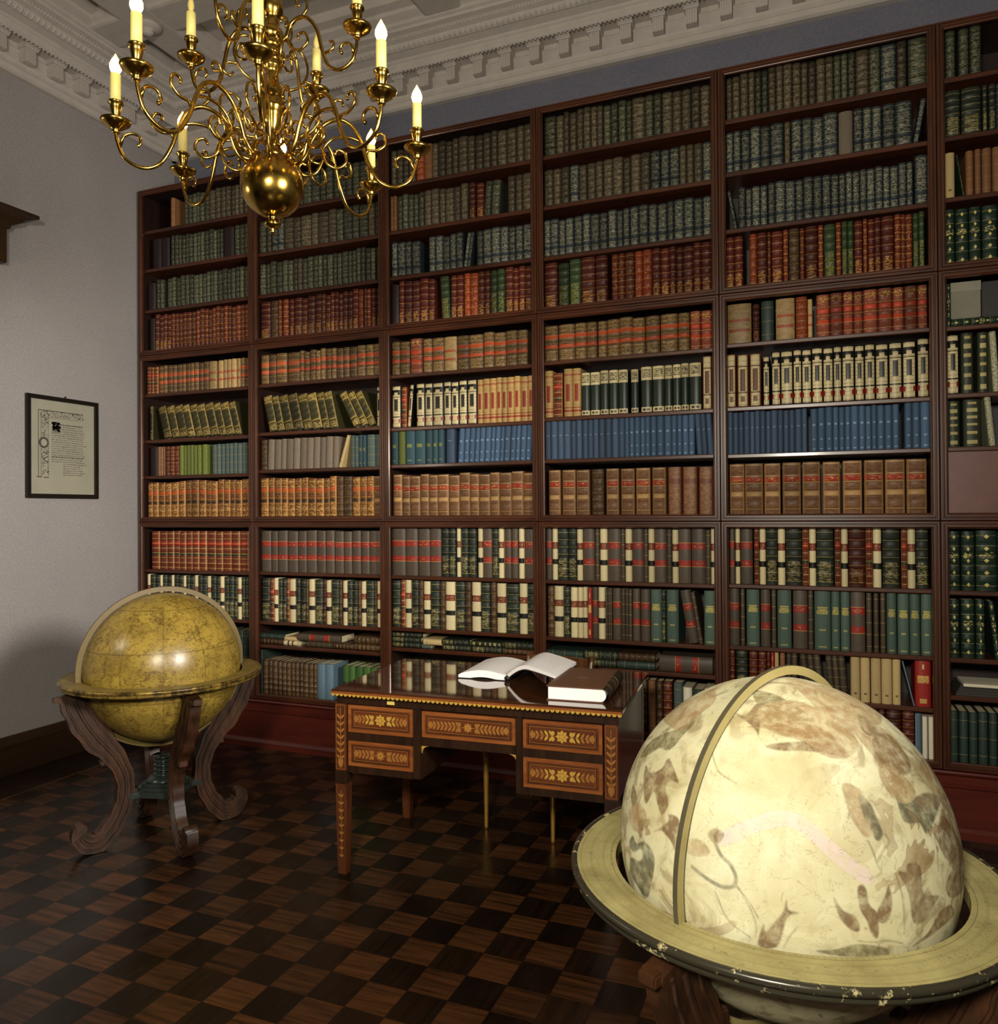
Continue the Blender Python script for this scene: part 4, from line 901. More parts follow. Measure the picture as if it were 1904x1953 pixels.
def globe_stand(root, RZ, Rr, thick, phase, ringmats, paperw):
    """root origin on the floor under the centre; RZ height of the ring top"""
    Ri = .352
    q = MB(); n_ = 96
    prof = [(Ri, RZ), (Rr-.016, RZ), (Rr-.013, RZ+.002), (Rr-.006, RZ+.001)]
    q.lathe([(Ri, RZ-thick+.004), (Ri, RZ), (Rr-.014, RZ)], n_, m=0, smooth=False)
    hr = q.build('horizon_ring', [ringmats[0]], root)
    q = MB(); q.lathe([(Rr-.014, RZ), (Rr-.010, RZ+.0025), (Rr-.003, RZ+.001), (Rr, RZ-.005), (Rr-.002, RZ-.012), (Rr-.009, RZ-.015), (Rr-.005, RZ-.019), (Rr-.008, RZ-.026), (Rr-.02, RZ-thick), (Ri, RZ-thick+.004)], n_)
    q.build('ring_moulding', ringmats[1], hr)
    zt = RZ-thick-.002
    legp = smooth_path([(.395, zt-.005, .052), (.378, zt-.05, .056), (.345, zt-.13, .06), (.29, zt-.22, .06), (.222, zt-.31, .045), (.18, zt-.40, .038), (.172, zt-.48, .036), (.19, zt-.56, .037), (.232, .095, .04), (.285, .046, .044), (.335, .055, .04), (.362, .095, .032), (.358, .125, .026)], 5)
    for k in range(4):
        a = phase+k*math.pi/2; q = MB(); hw_ = .024; L_, R_ = [], []
        for i, p in enumerate(legp):
            p0 = legp[max(i-1, 0)]; p1 = legp[min(i+1, len(legp)-1)]; d = np.array([p1[0]-p0[0], p1[1]-p0[1]]); d /= np.linalg.norm(d); nn = np.array([-d[1], d[0]])
            wd = p[2]*(1+.06*math.sin(i*1.3))
            L_.append(p[:2]+nn*wd); R_.append(p[:2]-nn*wd)
        for s_i in (L_, R_):
            for p in s_i:
                if p[1] < .002: p[1] = .002
                if p[1] > zt: p[1] = zt
        m_ = len(legp); vs_ = []
        for i in range(m_):
            for (p, y) in ((L_[i], -hw_), (L_[i], hw_), (R_[i], hw_), (R_[i], -hw_)): vs_.append((p[0], y, p[1]))
        fs = [(4*i+c, 4*i+(c+1) % 4, 4*i+4+(c+1) % 4, 4*i+4+c) for i in range(m_-1) for c in range(4)]+[(3, 2, 1, 0), tuple(4*(m_-1)+c for c in range(4))]
        q.M = Matrix.Rotation(a, 4, 'Z'); q.add(vs_, fs, 0)
        # scroll end of the foot and the carved knobs on the outline
        q.lathe([(0, -.027), (.024, -.027), (.026, -.02), (.026, .02), (.024, .027), (0, .027)], 16); nv = 16*6
        for i in range(len(q.v)-nv, len(q.v)):
            p = q.M.inverted() @ Vector(q.v[i]); q.v[i] = tuple(q.M @ Vector((.356+p.x, p.z, .122+p.y)))
        for (r_, z_) in ((.448, zt-.03), (.245, zt-.175), (.262, zt-.335), (.145, zt-.5)):
            q.bbox(r_-.014, r_+.014, -.02, .02, z_-.012, z_+.012, .004)
        for sy in (-1, 1):      # carved line along both faces
            cen = [((L_[i][0]+R_[i][0])/2, sy*hw_, (L_[i][1]+R_[i][1])/2) for i in range(4, m_-6)]
            q.tube(cen, .007, 6)
            for off in (.62, -.62): q.tube([((L_[i][0]*(1+off)+R_[i][0]*(1-off))/2, sy*hw_, (L_[i][1]*(1+off)+R_[i][1]*(1-off))/2) for i in range(2, m_-6)], .005, 6)
        q.M = None; q.build('leg', STW, root, edge=40)
    q = MB()     # stretcher platform with four arms
    z0 = .205
    for k in range(4):
        q.M = Matrix.Rotation(phase+k*math.pi/2, 4, 'Z'); q.bbox(0, .165, -.032, .032, z0, z0+.028, .006)
    q.M = Matrix.Rotation(phase, 4, 'Z')
    for rr0, za, zb in ((.135, z0+.001, z0+.027), (.118, z0+.0275, z0+.042), (.1, z0+.0425, z0+.056)):
        q.prism([(rr0*(1-.2*abs(math.sin(2*t)))*math.cos(t), rr0*(1-.2*abs(math.sin(2*t)))*math.sin(t)) for t in np.linspace(0, 2*math.pi, 64, endpoint=False)], za, zb, 2)
    q.M = None; q.lathe([(0, z0+.056), (.08, z0+.056), (.08, z0+.064), (.066, z0+.072), (.056, z0+.085), (.0, z0+.085)], 24); q.build('stretcher', TURN, root)
    q = MB(); zz = z0+.085; hb = (RZ-.385)-zz
    q.lathe([(.0, zz), (.055, zz)]+[(.036+.012*abs(math.sin(math.pi*(t*4+.5))), zz+hb*t) for t in np.linspace(.05, .93, 40)]+[(.052, zz+hb*.94), (.054, zz+hb), (.0, zz+hb)], 24)
    q.build('pillar', TURN, root)
def meridian(root, zc, az, R0, R1, th, mats):
    q = MB(); n_ = 96; vs_ = []; 
    dx, dy = math.cos(az), math.sin(az); nx, ny = -dy, dx
    for k in range(n_):
        a = 2*math.pi*k/n_
        for (r, t) in ((R0, -th), (R1, -th), (R1, th), (R0, th)):
            vs_.append((dx*r*math.cos(a)+nx*t, dy*r*math.cos(a)+ny*t, zc+r*math.sin(a)))
    fs = []; ms = []
    for k in range(n_):
        b, c = 4*k, 4*((k+1) % n_)
        for i in range(4): fs.append((b+i, b+(i+1) % 4, c+(i+1) % 4, c+i)); ms.append([0, 1, 0, 1][i])
    q.add(vs_, fs, ms); return q.build('meridian_ring', mats, root)
def sphere(nu, nv, R, zc):
    vs_ = [(R*math.sin(math.pi*j/nv)*math.cos(2*math.pi*i/nu), R*math.sin(math.pi*j/nv)*math.sin(2*math.pi*i/nu), zc+R*math.cos(math.pi*j/nv)) for j in range(nv+1) for i in range(nu)]
    fs = []
    for j in range(nv):
        for i in range(nu):
            a, b, c, d = j*nu+i, j*nu+(i+1) % nu, (j+1)*nu+(i+1) % nu, (j+1)*nu+i
            fs.append((a, d, c, b) if 0 < j < nv-1 else ((a, d, c) if j == 0 else (a, d, b)))
    return vs_, fs
PH = math.radians(-28)
# -- terrestrial globe, left
tg = empty('terrestrial_globe', (-2.85, 2.83, 0)); tag(tg, 'antique yellow-brown map globe on a carved four-legged stand, left of the desk', 'globe')
RM1 = ring_mat('old_ring_paper', lin((140, 118, 54)), lin((104, 86, 38)), lin((52, 38, 16)), .352, .43)
globe_stand(tg, .76, .44, .03, PH, (RM1, GILT), 0)
MER1 = plain('ochre_meridian', lin((100, 82, 35)), .45); MER1E = plain('dark_meridian_side', lin((92, 66, 26)), .4)
meridian(tg, .79, math.radians(-121-0), .3485, .371, .008, [MER1, MER1E])
n = NT('old_map_paper'); co = n.mapping(n.coord(), (1, 1, 1), loc=(0, 0, -.79)); g = n.sep(co)
lon = n.math('ARCTAN2', g[1], g[0]); lat = n.math('ARCSINE', n.math('DIVIDE', g[2], .3425), clamp=False)
na = n.noise(co, 9, 6, .68); nb = n.noise(co, 46, 4, .7); nc = n.noise(n.mapping(co, (1, 1, 2.4)), 75, 2, .6)
col = n.mix(n.rng(na, .35, .65), lin((160, 134, 56)), lin((122, 100, 42)))
coast = n.math('LESS_THAN', n.math('ABSOLUTE', n.math('SUBTRACT', n.noise(co, 4.2, 7, .62), .5)), .0075)
col = n.mix(n.math('MULTIPLY', coast, .6), col, lin((60, 42, 18)))
col = n.mix(n.math('MULTIPLY', n.math('GREATER_THAN', nb, .56), .45), col, lin((92, 66, 24)))
col = n.mix(n.math('MULTIPLY', n.math('GREATER_THAN', nc, .62), .65), col, lin((64, 46, 20)))
for ang, N, wd in ((lon, 12, .012), (lat, 5.2, .016)):
    fr0 = n.math('ABSOLUTE', n.math('SUBTRACT', n.math('FRACT', n.math('MULTIPLY', ang, N/(2*math.pi)*(1 if ang is lon else 1.9))), .5))
    col = n.mix(n.math('MULTIPLY', n.math('LESS_THAN', fr0, wd), .45), col, lin((74, 52, 20)))
MAP1 = n.fin(col, .31, 0, .5, .0)
q = MB(); v_, f_ = sphere(128, 64, .342, .79); q.add(v_, f_, 0, True); q.build('globe_ball', MAP1, tg)
# -- celestial globe, right: painted figures given as directions from the globe's centre
FIG = [('p','g',0.0000,[(-0.849,-0.526,0.051),(-0.816,-0.569,0.107),(-0.782,-0.617,0.085),(-0.724,-0.678,0.130),(-0.668,-0.735,0.116),(-0.647,-0.761,0.053),(-0.668,-0.742,-0.057),(-0.709,-0.678,-0.193),(-0.791,-0.587,-0.174),(-0.846,-0.517,-0.127),(-0.831,-0.555,-0.034),(-0.766,-0.643,-0.004),(-0.736,-0.676,0.037),(-0.751,-0.656,0.072),(-0.814,-0.581,0.020)]),
('p','b',0.0000,[(-0.769,-0.408,0.491),(-0.715,-0.508,0.481),(-0.642,-0.556,0.528),(-0.599,-0.540,0.591),(-0.519,-0.688,0.506),(-0.569,-0.653,0.500),(-0.602,-0.658,0.453),(-0.575,-0.720,0.389),(-0.613,-0.725,0.314),(-0.651,-0.668,0.360),(-0.678,-0.613,0.406),(-0.726,-0.605,0.328),(-0.757,-0.532,0.380)]),
('p','o',0.0000,[(-0.828,-0.271,0.491),(-0.799,-0.230,0.556),(-0.715,-0.281,0.640),(-0.605,-0.363,0.709),(-0.472,-0.394,0.789),(-0.541,-0.469,0.698),(-0.607,-0.488,0.627),(-0.679,-0.411,0.608),(-0.747,-0.369,0.553)]),
('p','b',0.0000,[(-0.659,-0.722,0.212),(-0.574,-0.764,0.295),(-0.564,-0.754,0.336),(-0.504,-0.795,0.338),(-0.488,-0.831,0.268),(-0.508,-0.846,0.165),(-0.545,-0.812,0.210),(-0.608,-0.756,0.243)]),
('s','g',0.0178,[(-0.416,-0.900,0.128),(-0.351,-0.931,0.100),(-0.268,-0.960,0.076),(-0.198,-0.977,0.085),(-0.178,-0.974,0.138),(-0.208,-0.958,0.197),(-0.260,-0.938,0.231),(-0.292,-0.915,0.278)]),
('p','b',0.0000,[(-0.854,-0.382,0.353),(-0.807,-0.494,0.325),(-0.822,-0.508,0.258),(-0.854,-0.440,0.277)]),
('p','b',0.0000,[(-0.787,-0.591,0.177),(-0.746,-0.621,0.240),(-0.739,-0.659,0.142),(-0.769,-0.622,0.146)]),
('p','h',0.0000,[(-0.464,-0.853,0.238),(-0.376,-0.885,0.274),(-0.322,-0.918,0.233),(-0.374,-0.908,0.190),(-0.440,-0.878,0.188)]),
('p','b',0.0000,[(-0.228,-0.439,0.869),(-0.161,-0.465,0.870),(-0.113,-0.374,0.920),(-0.079,-0.409,0.909),(-0.084,-0.498,0.863),(-0.083,-0.604,0.793),(-0.101,-0.571,0.815),(-0.158,-0.507,0.848)]),
('p','b',0.0000,[(-0.041,-0.522,0.852),(0.051,-0.498,0.865),(0.224,-0.484,0.846),(0.313,-0.514,0.798),(0.316,-0.567,0.761),(0.214,-0.571,0.793),(0.094,-0.590,0.802),(-0.008,-0.568,0.823)]),
('p','b',0.0000,[(-0.045,-0.653,0.756),(0.095,-0.616,0.782),(0.292,-0.547,0.784),(0.389,-0.557,0.734),(0.349,-0.599,0.721),(0.194,-0.637,0.746),(0.047,-0.671,0.740)]),
('p','o',0.0000,[(-0.145,-0.222,0.964),(-0.021,-0.272,0.962),(0.089,-0.350,0.933),(0.214,-0.448,0.868),(0.133,-0.478,0.868),(-0.010,-0.520,0.854),(-0.088,-0.425,0.901)]),
('p','h',0.0000,[(0.034,0.018,0.999),(0.191,0.052,0.980),(0.364,-0.114,0.925),(0.502,-0.238,0.831),(0.627,-0.173,0.760),(0.690,-0.339,0.640),(0.599,-0.509,0.618),(0.525,-0.498,0.690),(0.433,-0.436,0.789),(0.356,-0.380,0.854),(0.214,-0.335,0.918)]),
('p','b',0.0000,[(0.516,-0.345,0.784),(0.604,-0.213,0.768),(0.696,-0.273,0.664),(0.695,-0.380,0.610),(0.609,-0.499,0.616),(0.544,-0.492,0.680),(0.510,-0.445,0.736)]),
('p','b',0.0000,[(0.294,-0.950,0.105),(0.334,-0.941,0.046),(0.388,-0.922,0.017),(0.414,-0.910,-0.032),(0.405,-0.912,-0.061),(0.360,-0.932,-0.041),(0.320,-0.947,0.017)]),
('p','b',0.0000,[(0.408,-0.900,0.156),(0.444,-0.883,0.155),(0.461,-0.885,0.071),(0.496,-0.868,0.022),(0.496,-0.863,-0.097),(0.468,-0.880,-0.074),(0.451,-0.893,-0.014),(0.415,-0.908,0.055)]),
('p','b',0.0000,[(0.554,-0.818,0.155),(0.570,-0.819,0.061),(0.542,-0.840,-0.022),(0.496,-0.868,-0.017),(0.496,-0.867,0.041),(0.534,-0.839,0.102)]),
('p','b',0.0000,[(0.067,-0.995,0.071),(0.076,-0.997,0.029),(0.131,-0.991,0.017),(0.071,-0.997,-0.010),(0.018,-0.984,-0.180),(-0.072,-0.979,-0.190),(-0.041,-0.997,-0.066),(-0.028,-0.994,-0.105),(0.048,-0.999,0.010)]),
('s','w',0.0778,[(-0.248,-0.919,0.307),(-0.129,-0.914,0.384),(0.024,-0.893,0.449),(0.128,-0.888,0.442),(0.211,-0.897,0.388),(0.301,-0.900,0.314),(0.409,-0.884,0.227),(0.454,-0.868,0.203)]),
('p','k',0.0000,[(0.602,-0.770,0.211),(0.646,-0.755,0.113),(0.673,-0.738,-0.047),(0.742,-0.669,-0.047),(0.772,-0.635,0.002),(0.804,-0.592,0.048),(0.723,-0.685,0.085),(0.708,-0.672,0.216),(0.651,-0.721,0.237),(0.640,-0.741,0.204)]),
('p','g',0.0000,[(0.612,-0.579,0.540),(0.648,-0.573,0.501),(0.778,-0.386,0.496),(0.842,-0.315,0.438),(0.808,-0.439,0.393),(0.758,-0.552,0.346),(0.722,-0.561,0.405),(0.642,-0.640,0.423)]),
('p','b',0.0000,[(0.857,-0.342,0.386),(0.933,-0.251,0.257),(0.984,-0.152,0.096),(0.911,-0.399,0.103),(0.847,-0.479,0.229),(0.833,-0.452,0.319)]),
('p','b',0.0000,[(0.742,-0.657,-0.133),(0.803,-0.593,-0.052),(0.870,-0.491,-0.037),(0.896,-0.430,-0.113),(0.826,-0.548,-0.130),(0.703,-0.690,-0.173),(0.674,-0.718,-0.175)]),
('p','o',0.0000,[(0.206,-0.962,-0.177),(0.297,-0.942,-0.155),(0.387,-0.913,-0.132),(0.459,-0.878,-0.136),(0.551,-0.818,-0.168),(0.533,-0.822,-0.203),(0.369,-0.909,-0.196)]),
('s','o',0.0078,[(0.458,-0.812,0.362),(0.484,-0.818,0.310),(0.501,-0.826,0.257),(0.518,-0.826,0.221),(0.463,-0.866,0.189)]),
('s','o',0.0078,[(0.543,-0.744,0.388),(0.560,-0.749,0.353),(0.530,-0.791,0.306),(0.501,-0.824,0.266)]),
('s','o',0.0067,[(0.344,-0.732,0.587),(0.380,-0.758,0.530),(0.369,-0.805,0.465)]),
('s','o',0.0056,[(0.405,-0.907,-0.112),(0.477,-0.870,-0.121),(0.551,-0.826,-0.120),(0.616,-0.774,-0.148)]),
('s','b',0.0100,[(0.731,-0.302,0.612),(0.796,-0.316,0.517),(0.867,-0.263,0.423),(0.949,-0.142,0.282)]),
('p','k',0.0000,[(0.701,-0.504,0.505),(0.768,-0.391,0.507),(0.861,-0.243,0.447),(0.826,-0.372,0.424),(0.728,-0.502,0.467)]),
('s','o',0.0044,[(-0.340,-0.649,0.680),(-0.288,-0.742,0.606),(-0.191,-0.798,0.572)]),
('s','g',0.0044,[(-0.178,-0.978,0.109),(-0.120,-0.993,0.016),(-0.082,-0.994,-0.076),(-0.084,-0.985,-0.150)]),
('s','g',0.0044,[(-0.289,-0.957,0.040),(-0.229,-0.970,-0.085),(-0.113,-0.981,-0.158)]),
('p','h',0.0000,[(-0.100,-0.409,0.907),(0.046,-0.323,0.945),(0.214,-0.335,0.918),(0.356,-0.380,0.854),(0.432,-0.462,0.775),(0.388,-0.577,0.719),(0.271,-0.635,0.723),(0.154,-0.601,0.784),(0.014,-0.588,0.809),(-0.083,-0.524,0.848)]),
('p','h',0.0000,[(0.214,0.020,0.977),(0.413,0.182,0.892),(0.582,0.051,0.812),(0.498,-0.317,0.807),(0.358,-0.311,0.880),(0.235,-0.239,0.942)]),
('p','b',0.0000,[(0.443,-0.203,0.873),(0.524,-0.208,0.826),(0.560,-0.277,0.781),(0.495,-0.367,0.788),(0.447,-0.335,0.829)]),
('p','h',0.0000,[(0.544,-0.492,0.680),(0.642,-0.445,0.624),(0.715,-0.454,0.531),(0.669,-0.553,0.497),(0.592,-0.596,0.543),(0.538,-0.579,0.613)]),
('p','h',0.0000,[(0.345,-0.712,0.611),(0.420,-0.687,0.592),(0.473,-0.719,0.509),(0.488,-0.766,0.418),(0.449,-0.809,0.379),(0.396,-0.802,0.448),(0.361,-0.767,0.531)]),
('p','g',0.0000,[(0.419,-0.714,0.560),(0.474,-0.707,0.525),(0.509,-0.729,0.457),(0.534,-0.751,0.389),(0.504,-0.785,0.359),(0.469,-0.777,0.420),(0.435,-0.757,0.487)]),
('p','h',0.0000,[(0.819,0.071,0.569),(0.879,0.038,0.476),(0.925,0.001,0.379),(0.872,-0.229,0.433),(0.787,-0.307,0.534),(0.759,-0.222,0.612)]),
('p','k',0.0000,[(0.828,-0.422,0.369),(0.880,-0.372,0.295),(0.895,-0.393,0.212),(0.856,-0.477,0.199),(0.818,-0.500,0.284)]),
('p','b',0.0000,[(0.887,-0.443,0.128),(0.956,-0.275,0.100),(0.968,-0.248,-0.027),(0.882,-0.471,-0.004),(0.849,-0.525,0.065)]),
('p','h',0.0000,[(-0.729,0.046,0.683),(-0.532,-0.048,0.845),(-0.414,-0.016,0.910),(-0.362,-0.259,0.895),(-0.464,-0.367,0.806),(-0.577,-0.388,0.719)]),
('p','b',0.0000,[(-0.335,-0.889,0.313),(-0.294,-0.889,0.351),(-0.242,-0.911,0.335),(-0.271,-0.920,0.283),(-0.313,-0.907,0.282)]),
('p','h',0.0000,[(-0.864,-0.453,0.221),(-0.785,-0.543,0.299),(-0.719,-0.639,0.273),(-0.742,-0.642,0.192),(-0.817,-0.559,0.138)]),
('s','k',0.0044,[(-0.603,-0.796,-0.055),(-0.556,-0.824,-0.109),(-0.509,-0.851,-0.131)]),
('s','k',0.0044,[(-0.069,-0.997,-0.042),(-0.126,-0.991,0.044),(-0.185,-0.978,0.098)]),
('s','k',0.0044,[(0.126,-0.991,-0.047),(0.079,-0.990,-0.115),(0.051,-0.984,-0.173)]),
('s','k',0.0056,[(0.592,-0.782,0.194),(0.617,-0.783,0.082),(0.625,-0.774,-0.097)]),
('s','k',0.0044,[(0.800,-0.499,0.332),(0.804,-0.541,0.247),(0.809,-0.567,0.158)]),
]
cg = empty('celestial_globe', (-.079, 1.799, 0)); tag(cg, 'large cream globe painted with animal constellations, in the right foreground', 'globe')
RM2 = ring_mat('cream_ring_paper', lin((176, 166, 112)), lin((138, 126, 80)), lin((70, 62, 40)), .352, .437)
globe_stand(cg, .737, .4507, .034, PH+.02, (RM2, LACQ), 0)
MER2 = plain('cream_meridian', lin((152, 138, 88)), .4); MER2E = plain('dark_brass_meridian_side', lin((74, 68, 50)), .35)
meridian(cg, .79, math.radians(-117.2), .3535, .3725, .0052, [MER2, MER2E])
q = MB(); NU, NV = 900, 450; v_, f_ = sphere(NU, NV, .341, .795); q.add(v_, f_, 0, True)
V_ = (np.array(v_)-np.array([0, 0, .795]))/.341
PAL = {'g': lin((78, 76, 58)), 'b': lin((104, 72, 42)), 'o': lin((98, 88, 50)), 'h': lin((146, 110, 68)), 'w': lin((206, 186, 178)), 'k': lin((108, 84, 58))}
colA = np.ones((len(V_), 4), dtype=np.float32); colA[:, 3] = 0
wob = np.sin(V_*37.0+V_[:, [1, 2, 0]]*23)*.0025
Vw = V_+wob
def soft(a, b): return np.maximum(a, b)
for kind, ck, wd, pts in FIG:
    Pn = np.array(pts); cen = Pn.mean(0); cen /= np.linalg.norm(cen)
    e1 = np.cross(cen, [0, 0, 1.]); e1 /= np.linalg.norm(e1); e2 = np.cross(cen, e1)
    dv = Vw@cen; ok = dv > .35; idx = np.nonzero(ok)[0]
    X = Vw[idx]@e1/dv[idx]; Y = Vw[idx]@e2/dv[idx]
    dp = np.maximum(Pn@cen, .2); px, py = Pn@e1/dp, Pn@e2/dp
    if kind == 'p': cyc = [(px[i % len(px)], py[i % len(px)]) for i in range(-2, len(px)+3)]; sp_ = np.array(smooth_path(cyc, 4)); px, py = sp_[8:-9, 0], sp_[8:-9, 1]
    else: sp_ = np.array(smooth_path(list(zip(px, py)), 4)); px, py = sp_[:, 0], sp_[:, 1]
    NP_ = len(px); segs = list(range(NP_-1))+([NP_-1] if kind == 'p' else [])
    dist = np.full(len(idx), 9.); ins = np.zeros(len(idx), bool)
    for i in segs:
        j = (i+1) % NP_; ax, ay, bx, by = px[i], py[i], px[j], py[j]
        L2 = (bx-ax)**2+(by-ay)**2+1e-12; t = np.clip(((X-ax)*(bx-ax)+(Y-ay)*(by-ay))/L2, 0, 1)
        dist = np.minimum(dist, np.hypot(X-ax-t*(bx-ax), Y-ay-t*(by-ay)))
        cr = ((ay > Y) != (by > Y)) & (X < (bx-ax)*(Y-ay)/(by-ay+1e-12)+ax); ins ^= cr
    if kind == 'p': al = np.where(ins, np.clip(.45+dist/.012, 0, .85), np.clip(.45-dist/.012, 0, .45))
    else: al = np.clip((wd*.5+.005-dist)/.008, 0, 1)*(.7 if ck != 'w' else .85)
    if ck == 'h': al *= .75
    edge_ = np.exp(-(dist/.007)**2)[:, None]*.45; PC = np.array(PAL[ck])*(1-edge_ if kind == 'p' else np.ones_like(edge_))
    a = al[:, None]; c0 = colA[idx, :3]; k = colA[idx, 3:4]
    colA[idx, :3] = np.where(k > .02, c0*(1-a)+PC*a, PC); colA[idx, 3] = np.maximum(colA[idx, 3], al)
n = NT('painted_star_globe'); co = n.mapping(n.coord(), (1, 1, 1), loc=(0, 0, -.79)); g = n.sep(co)
na = n.noise(co, 7, 6, .65, .4); nb = n.noise(co, 42, 5, .65); nc = n.noise(co, 15, 4, .6, 1.2)
base = n.mix(n.rng(na, .35, .65), lin((212, 207, 172)), lin((190, 180, 138)))
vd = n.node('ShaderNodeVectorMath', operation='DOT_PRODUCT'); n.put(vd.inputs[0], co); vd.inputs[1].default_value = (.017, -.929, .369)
glare_fade = n.rng(vd.outputs['Value'], .25, .325, 1., .12)  # mottling fades around the lit patch: lamp glare put into the paint
# faint further figures over the ball, thinned inside the painted glare patch
fig = n.math('GREATER_THAN', n.noise(co, 5.2, 3, .6, 1.5), .6)
col = n.mix(n.math('MULTIPLY', n.math('MULTIPLY', fig, .62), glare_fade), base, lin((128, 94, 56)))
col = n.mix(n.math('MULTIPLY', n.math('MULTIPLY', n.rng(nc, .5, .62), .6), glare_fade), col, lin((116, 94, 54)))
va = n.node('ShaderNodeAttribute'); va.attribute_name = 'painting'
col = n.mix(n.math('MULTIPLY', va.outputs['Alpha'], n.rng(nb, .35, .58, .45, 1.)), col, va.outputs['Color'])
ln_ = n.math('LESS_THAN', n.math('ABSOLUTE', n.math('SUBTRACT', nc, .5)), .006)
col = n.mix(n.math('MULTIPLY', ln_, .25), col, lin((96, 78, 46)))
col = n.mix(n.math('MULTIPLY', n.math('GREATER_THAN', nb, .66), .3), col, lin((120, 100, 58)))
CEL = n.fin(col, .55, 0, .22)
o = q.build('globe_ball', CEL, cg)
A_ = o.data.color_attributes.new('painting', 'FLOAT_COLOR', 'POINT'); A_.data.foreach_set('color', colA.ravel())

# ------------------------------------------------------------------ chandelier
CX, CY = -1.508, 1.927
ch = empty('chandelier', (CX, CY, 2.338)); tag(ch, 'polished brass chandelier with scrolled arms and electric candles, hanging upper left', 'chandelier')
Z = 2.338
def zl(z): return z-Z
q = MB(); q.lathe([(0, zl(2.338)), (.006, zl(2.34)), (.009, zl(2.347)), (.006, zl(2.354)), (.012, zl(2.358)), (.024, zl(2.362)), (.026, zl(2.37)), (.012, zl(2.376)), (.013, zl(2.39)), (.022, zl(2.398)), (.024, zl(2.405)), (.0, zl(2.405))], 28); q.build('finial', BRASS, ch)
q = MB(); q.lathe([(.0932*math.cos(a), zl(2.483)+.0932*math.sin(a)) for a in np.linspace(-math.pi/2, math.pi/2, 33)], 48); q.build('ball', BRASS, ch)
q = MB(); pr = [(.0, 2.566), (.03, 2.568), (.034, 2.578), (.022, 2.586), (.02, 2.6), (.027, 2.61), (.02, 2.62), (.02, 2.655), (.028, 2.668), (.03, 2.69), (.034, 2.7), (.042, 2.712), (.042, 2.722), (.036, 2.728), (.036, 2.745), (.04, 2.757), (.032, 2.775), (.024, 2.79), (.019, 2.82), (.02, 2.832), (.03, 2.838), (.03, 2.845), (.024, 2.85), (.03, 2.858), (.031, 2.866), (.024, 2.871), (.03, 2.878), (.03, 2.886), (.025, 2.892), (.031, 2.9), (.032, 2.912), (.026, 2.92), (.034, 2.93), (.036, 2.945), (.028, 2.955), (.024, 2.965), (.021, 2.985), (.024, 2.993), (.033, 3.003), (.036, 3.02), (.033, 3.037), (.02, 3.05), (.016, 3.06), (.024, 3.075), (.03, 3.1), (.024, 3.13), (.014, 3.15), (.012, 3.2), (.02, 3.22), (.012, 3.24), (.0, 3.245)]
q.lathe([(r, zl(z)) for r, z in pr], 32); q.build('stem', BRASS, ch)
q = MB()
zz = 3.26
k = 0
while zz < 4.43:
    t = np.linspace(0, 2*math.pi, 14, endpoint=False)
    pts = [((.014*math.cos(a) if k % 2 else 0), (0 if k % 2 else .014*math.cos(a)), zl(zz)+.026*math.sin(a)) for a in t]
    q.tube(pts, .0035, 6, closed=True); zz += .042; k += 1
q.build('chain', BRASS, ch)
q = MB(); q.lathe([(0, zl(4.42)), (.03, zl(4.43)), (.06, zl(4.46)), (.065, zl(4.5)), (.0, zl(4.5))], 24); q.tube([(0, 0, zl(4.5)), (0, 0, zl(4.53))], .012, 8); q.build('ceiling_rose', BRASS, ch)
WAX = plain('ivory_candle_sleeve', lin((216, 200, 120)), .5, 0, .06)
def emis(name, col, st, base):
    n = NT(name); n.b.inputs['Emission Color'].default_value = (*col, 1); 
    zz_ = n.sep(n.coord())[2]; n.put(n.b.inputs['Emission Strength'], n.rng(zz_, .165, .2, st, 2.2))
    return n.fin(base, .2)
LIT = emis('lit_flame_bulb', (1, .6, .17), 34, (1, .8, .4))
UNLIT = plain('amber_glass_bulb', lin((206, 186, 110)), .12)
def spiral(c, r0, r1, a0, a1, n=18):
    return [(c[0]+(r0+(r1-r0)*t)*math.cos(a0+(a1-a0)*t), c[1]+(r0+(r1-r0)*t)*math.sin(a0+(a1-a0)*t)) for t in np.linspace(0, 1, n)]
def rz(pts): return [(p[0], 0, p[1]) for p in pts]
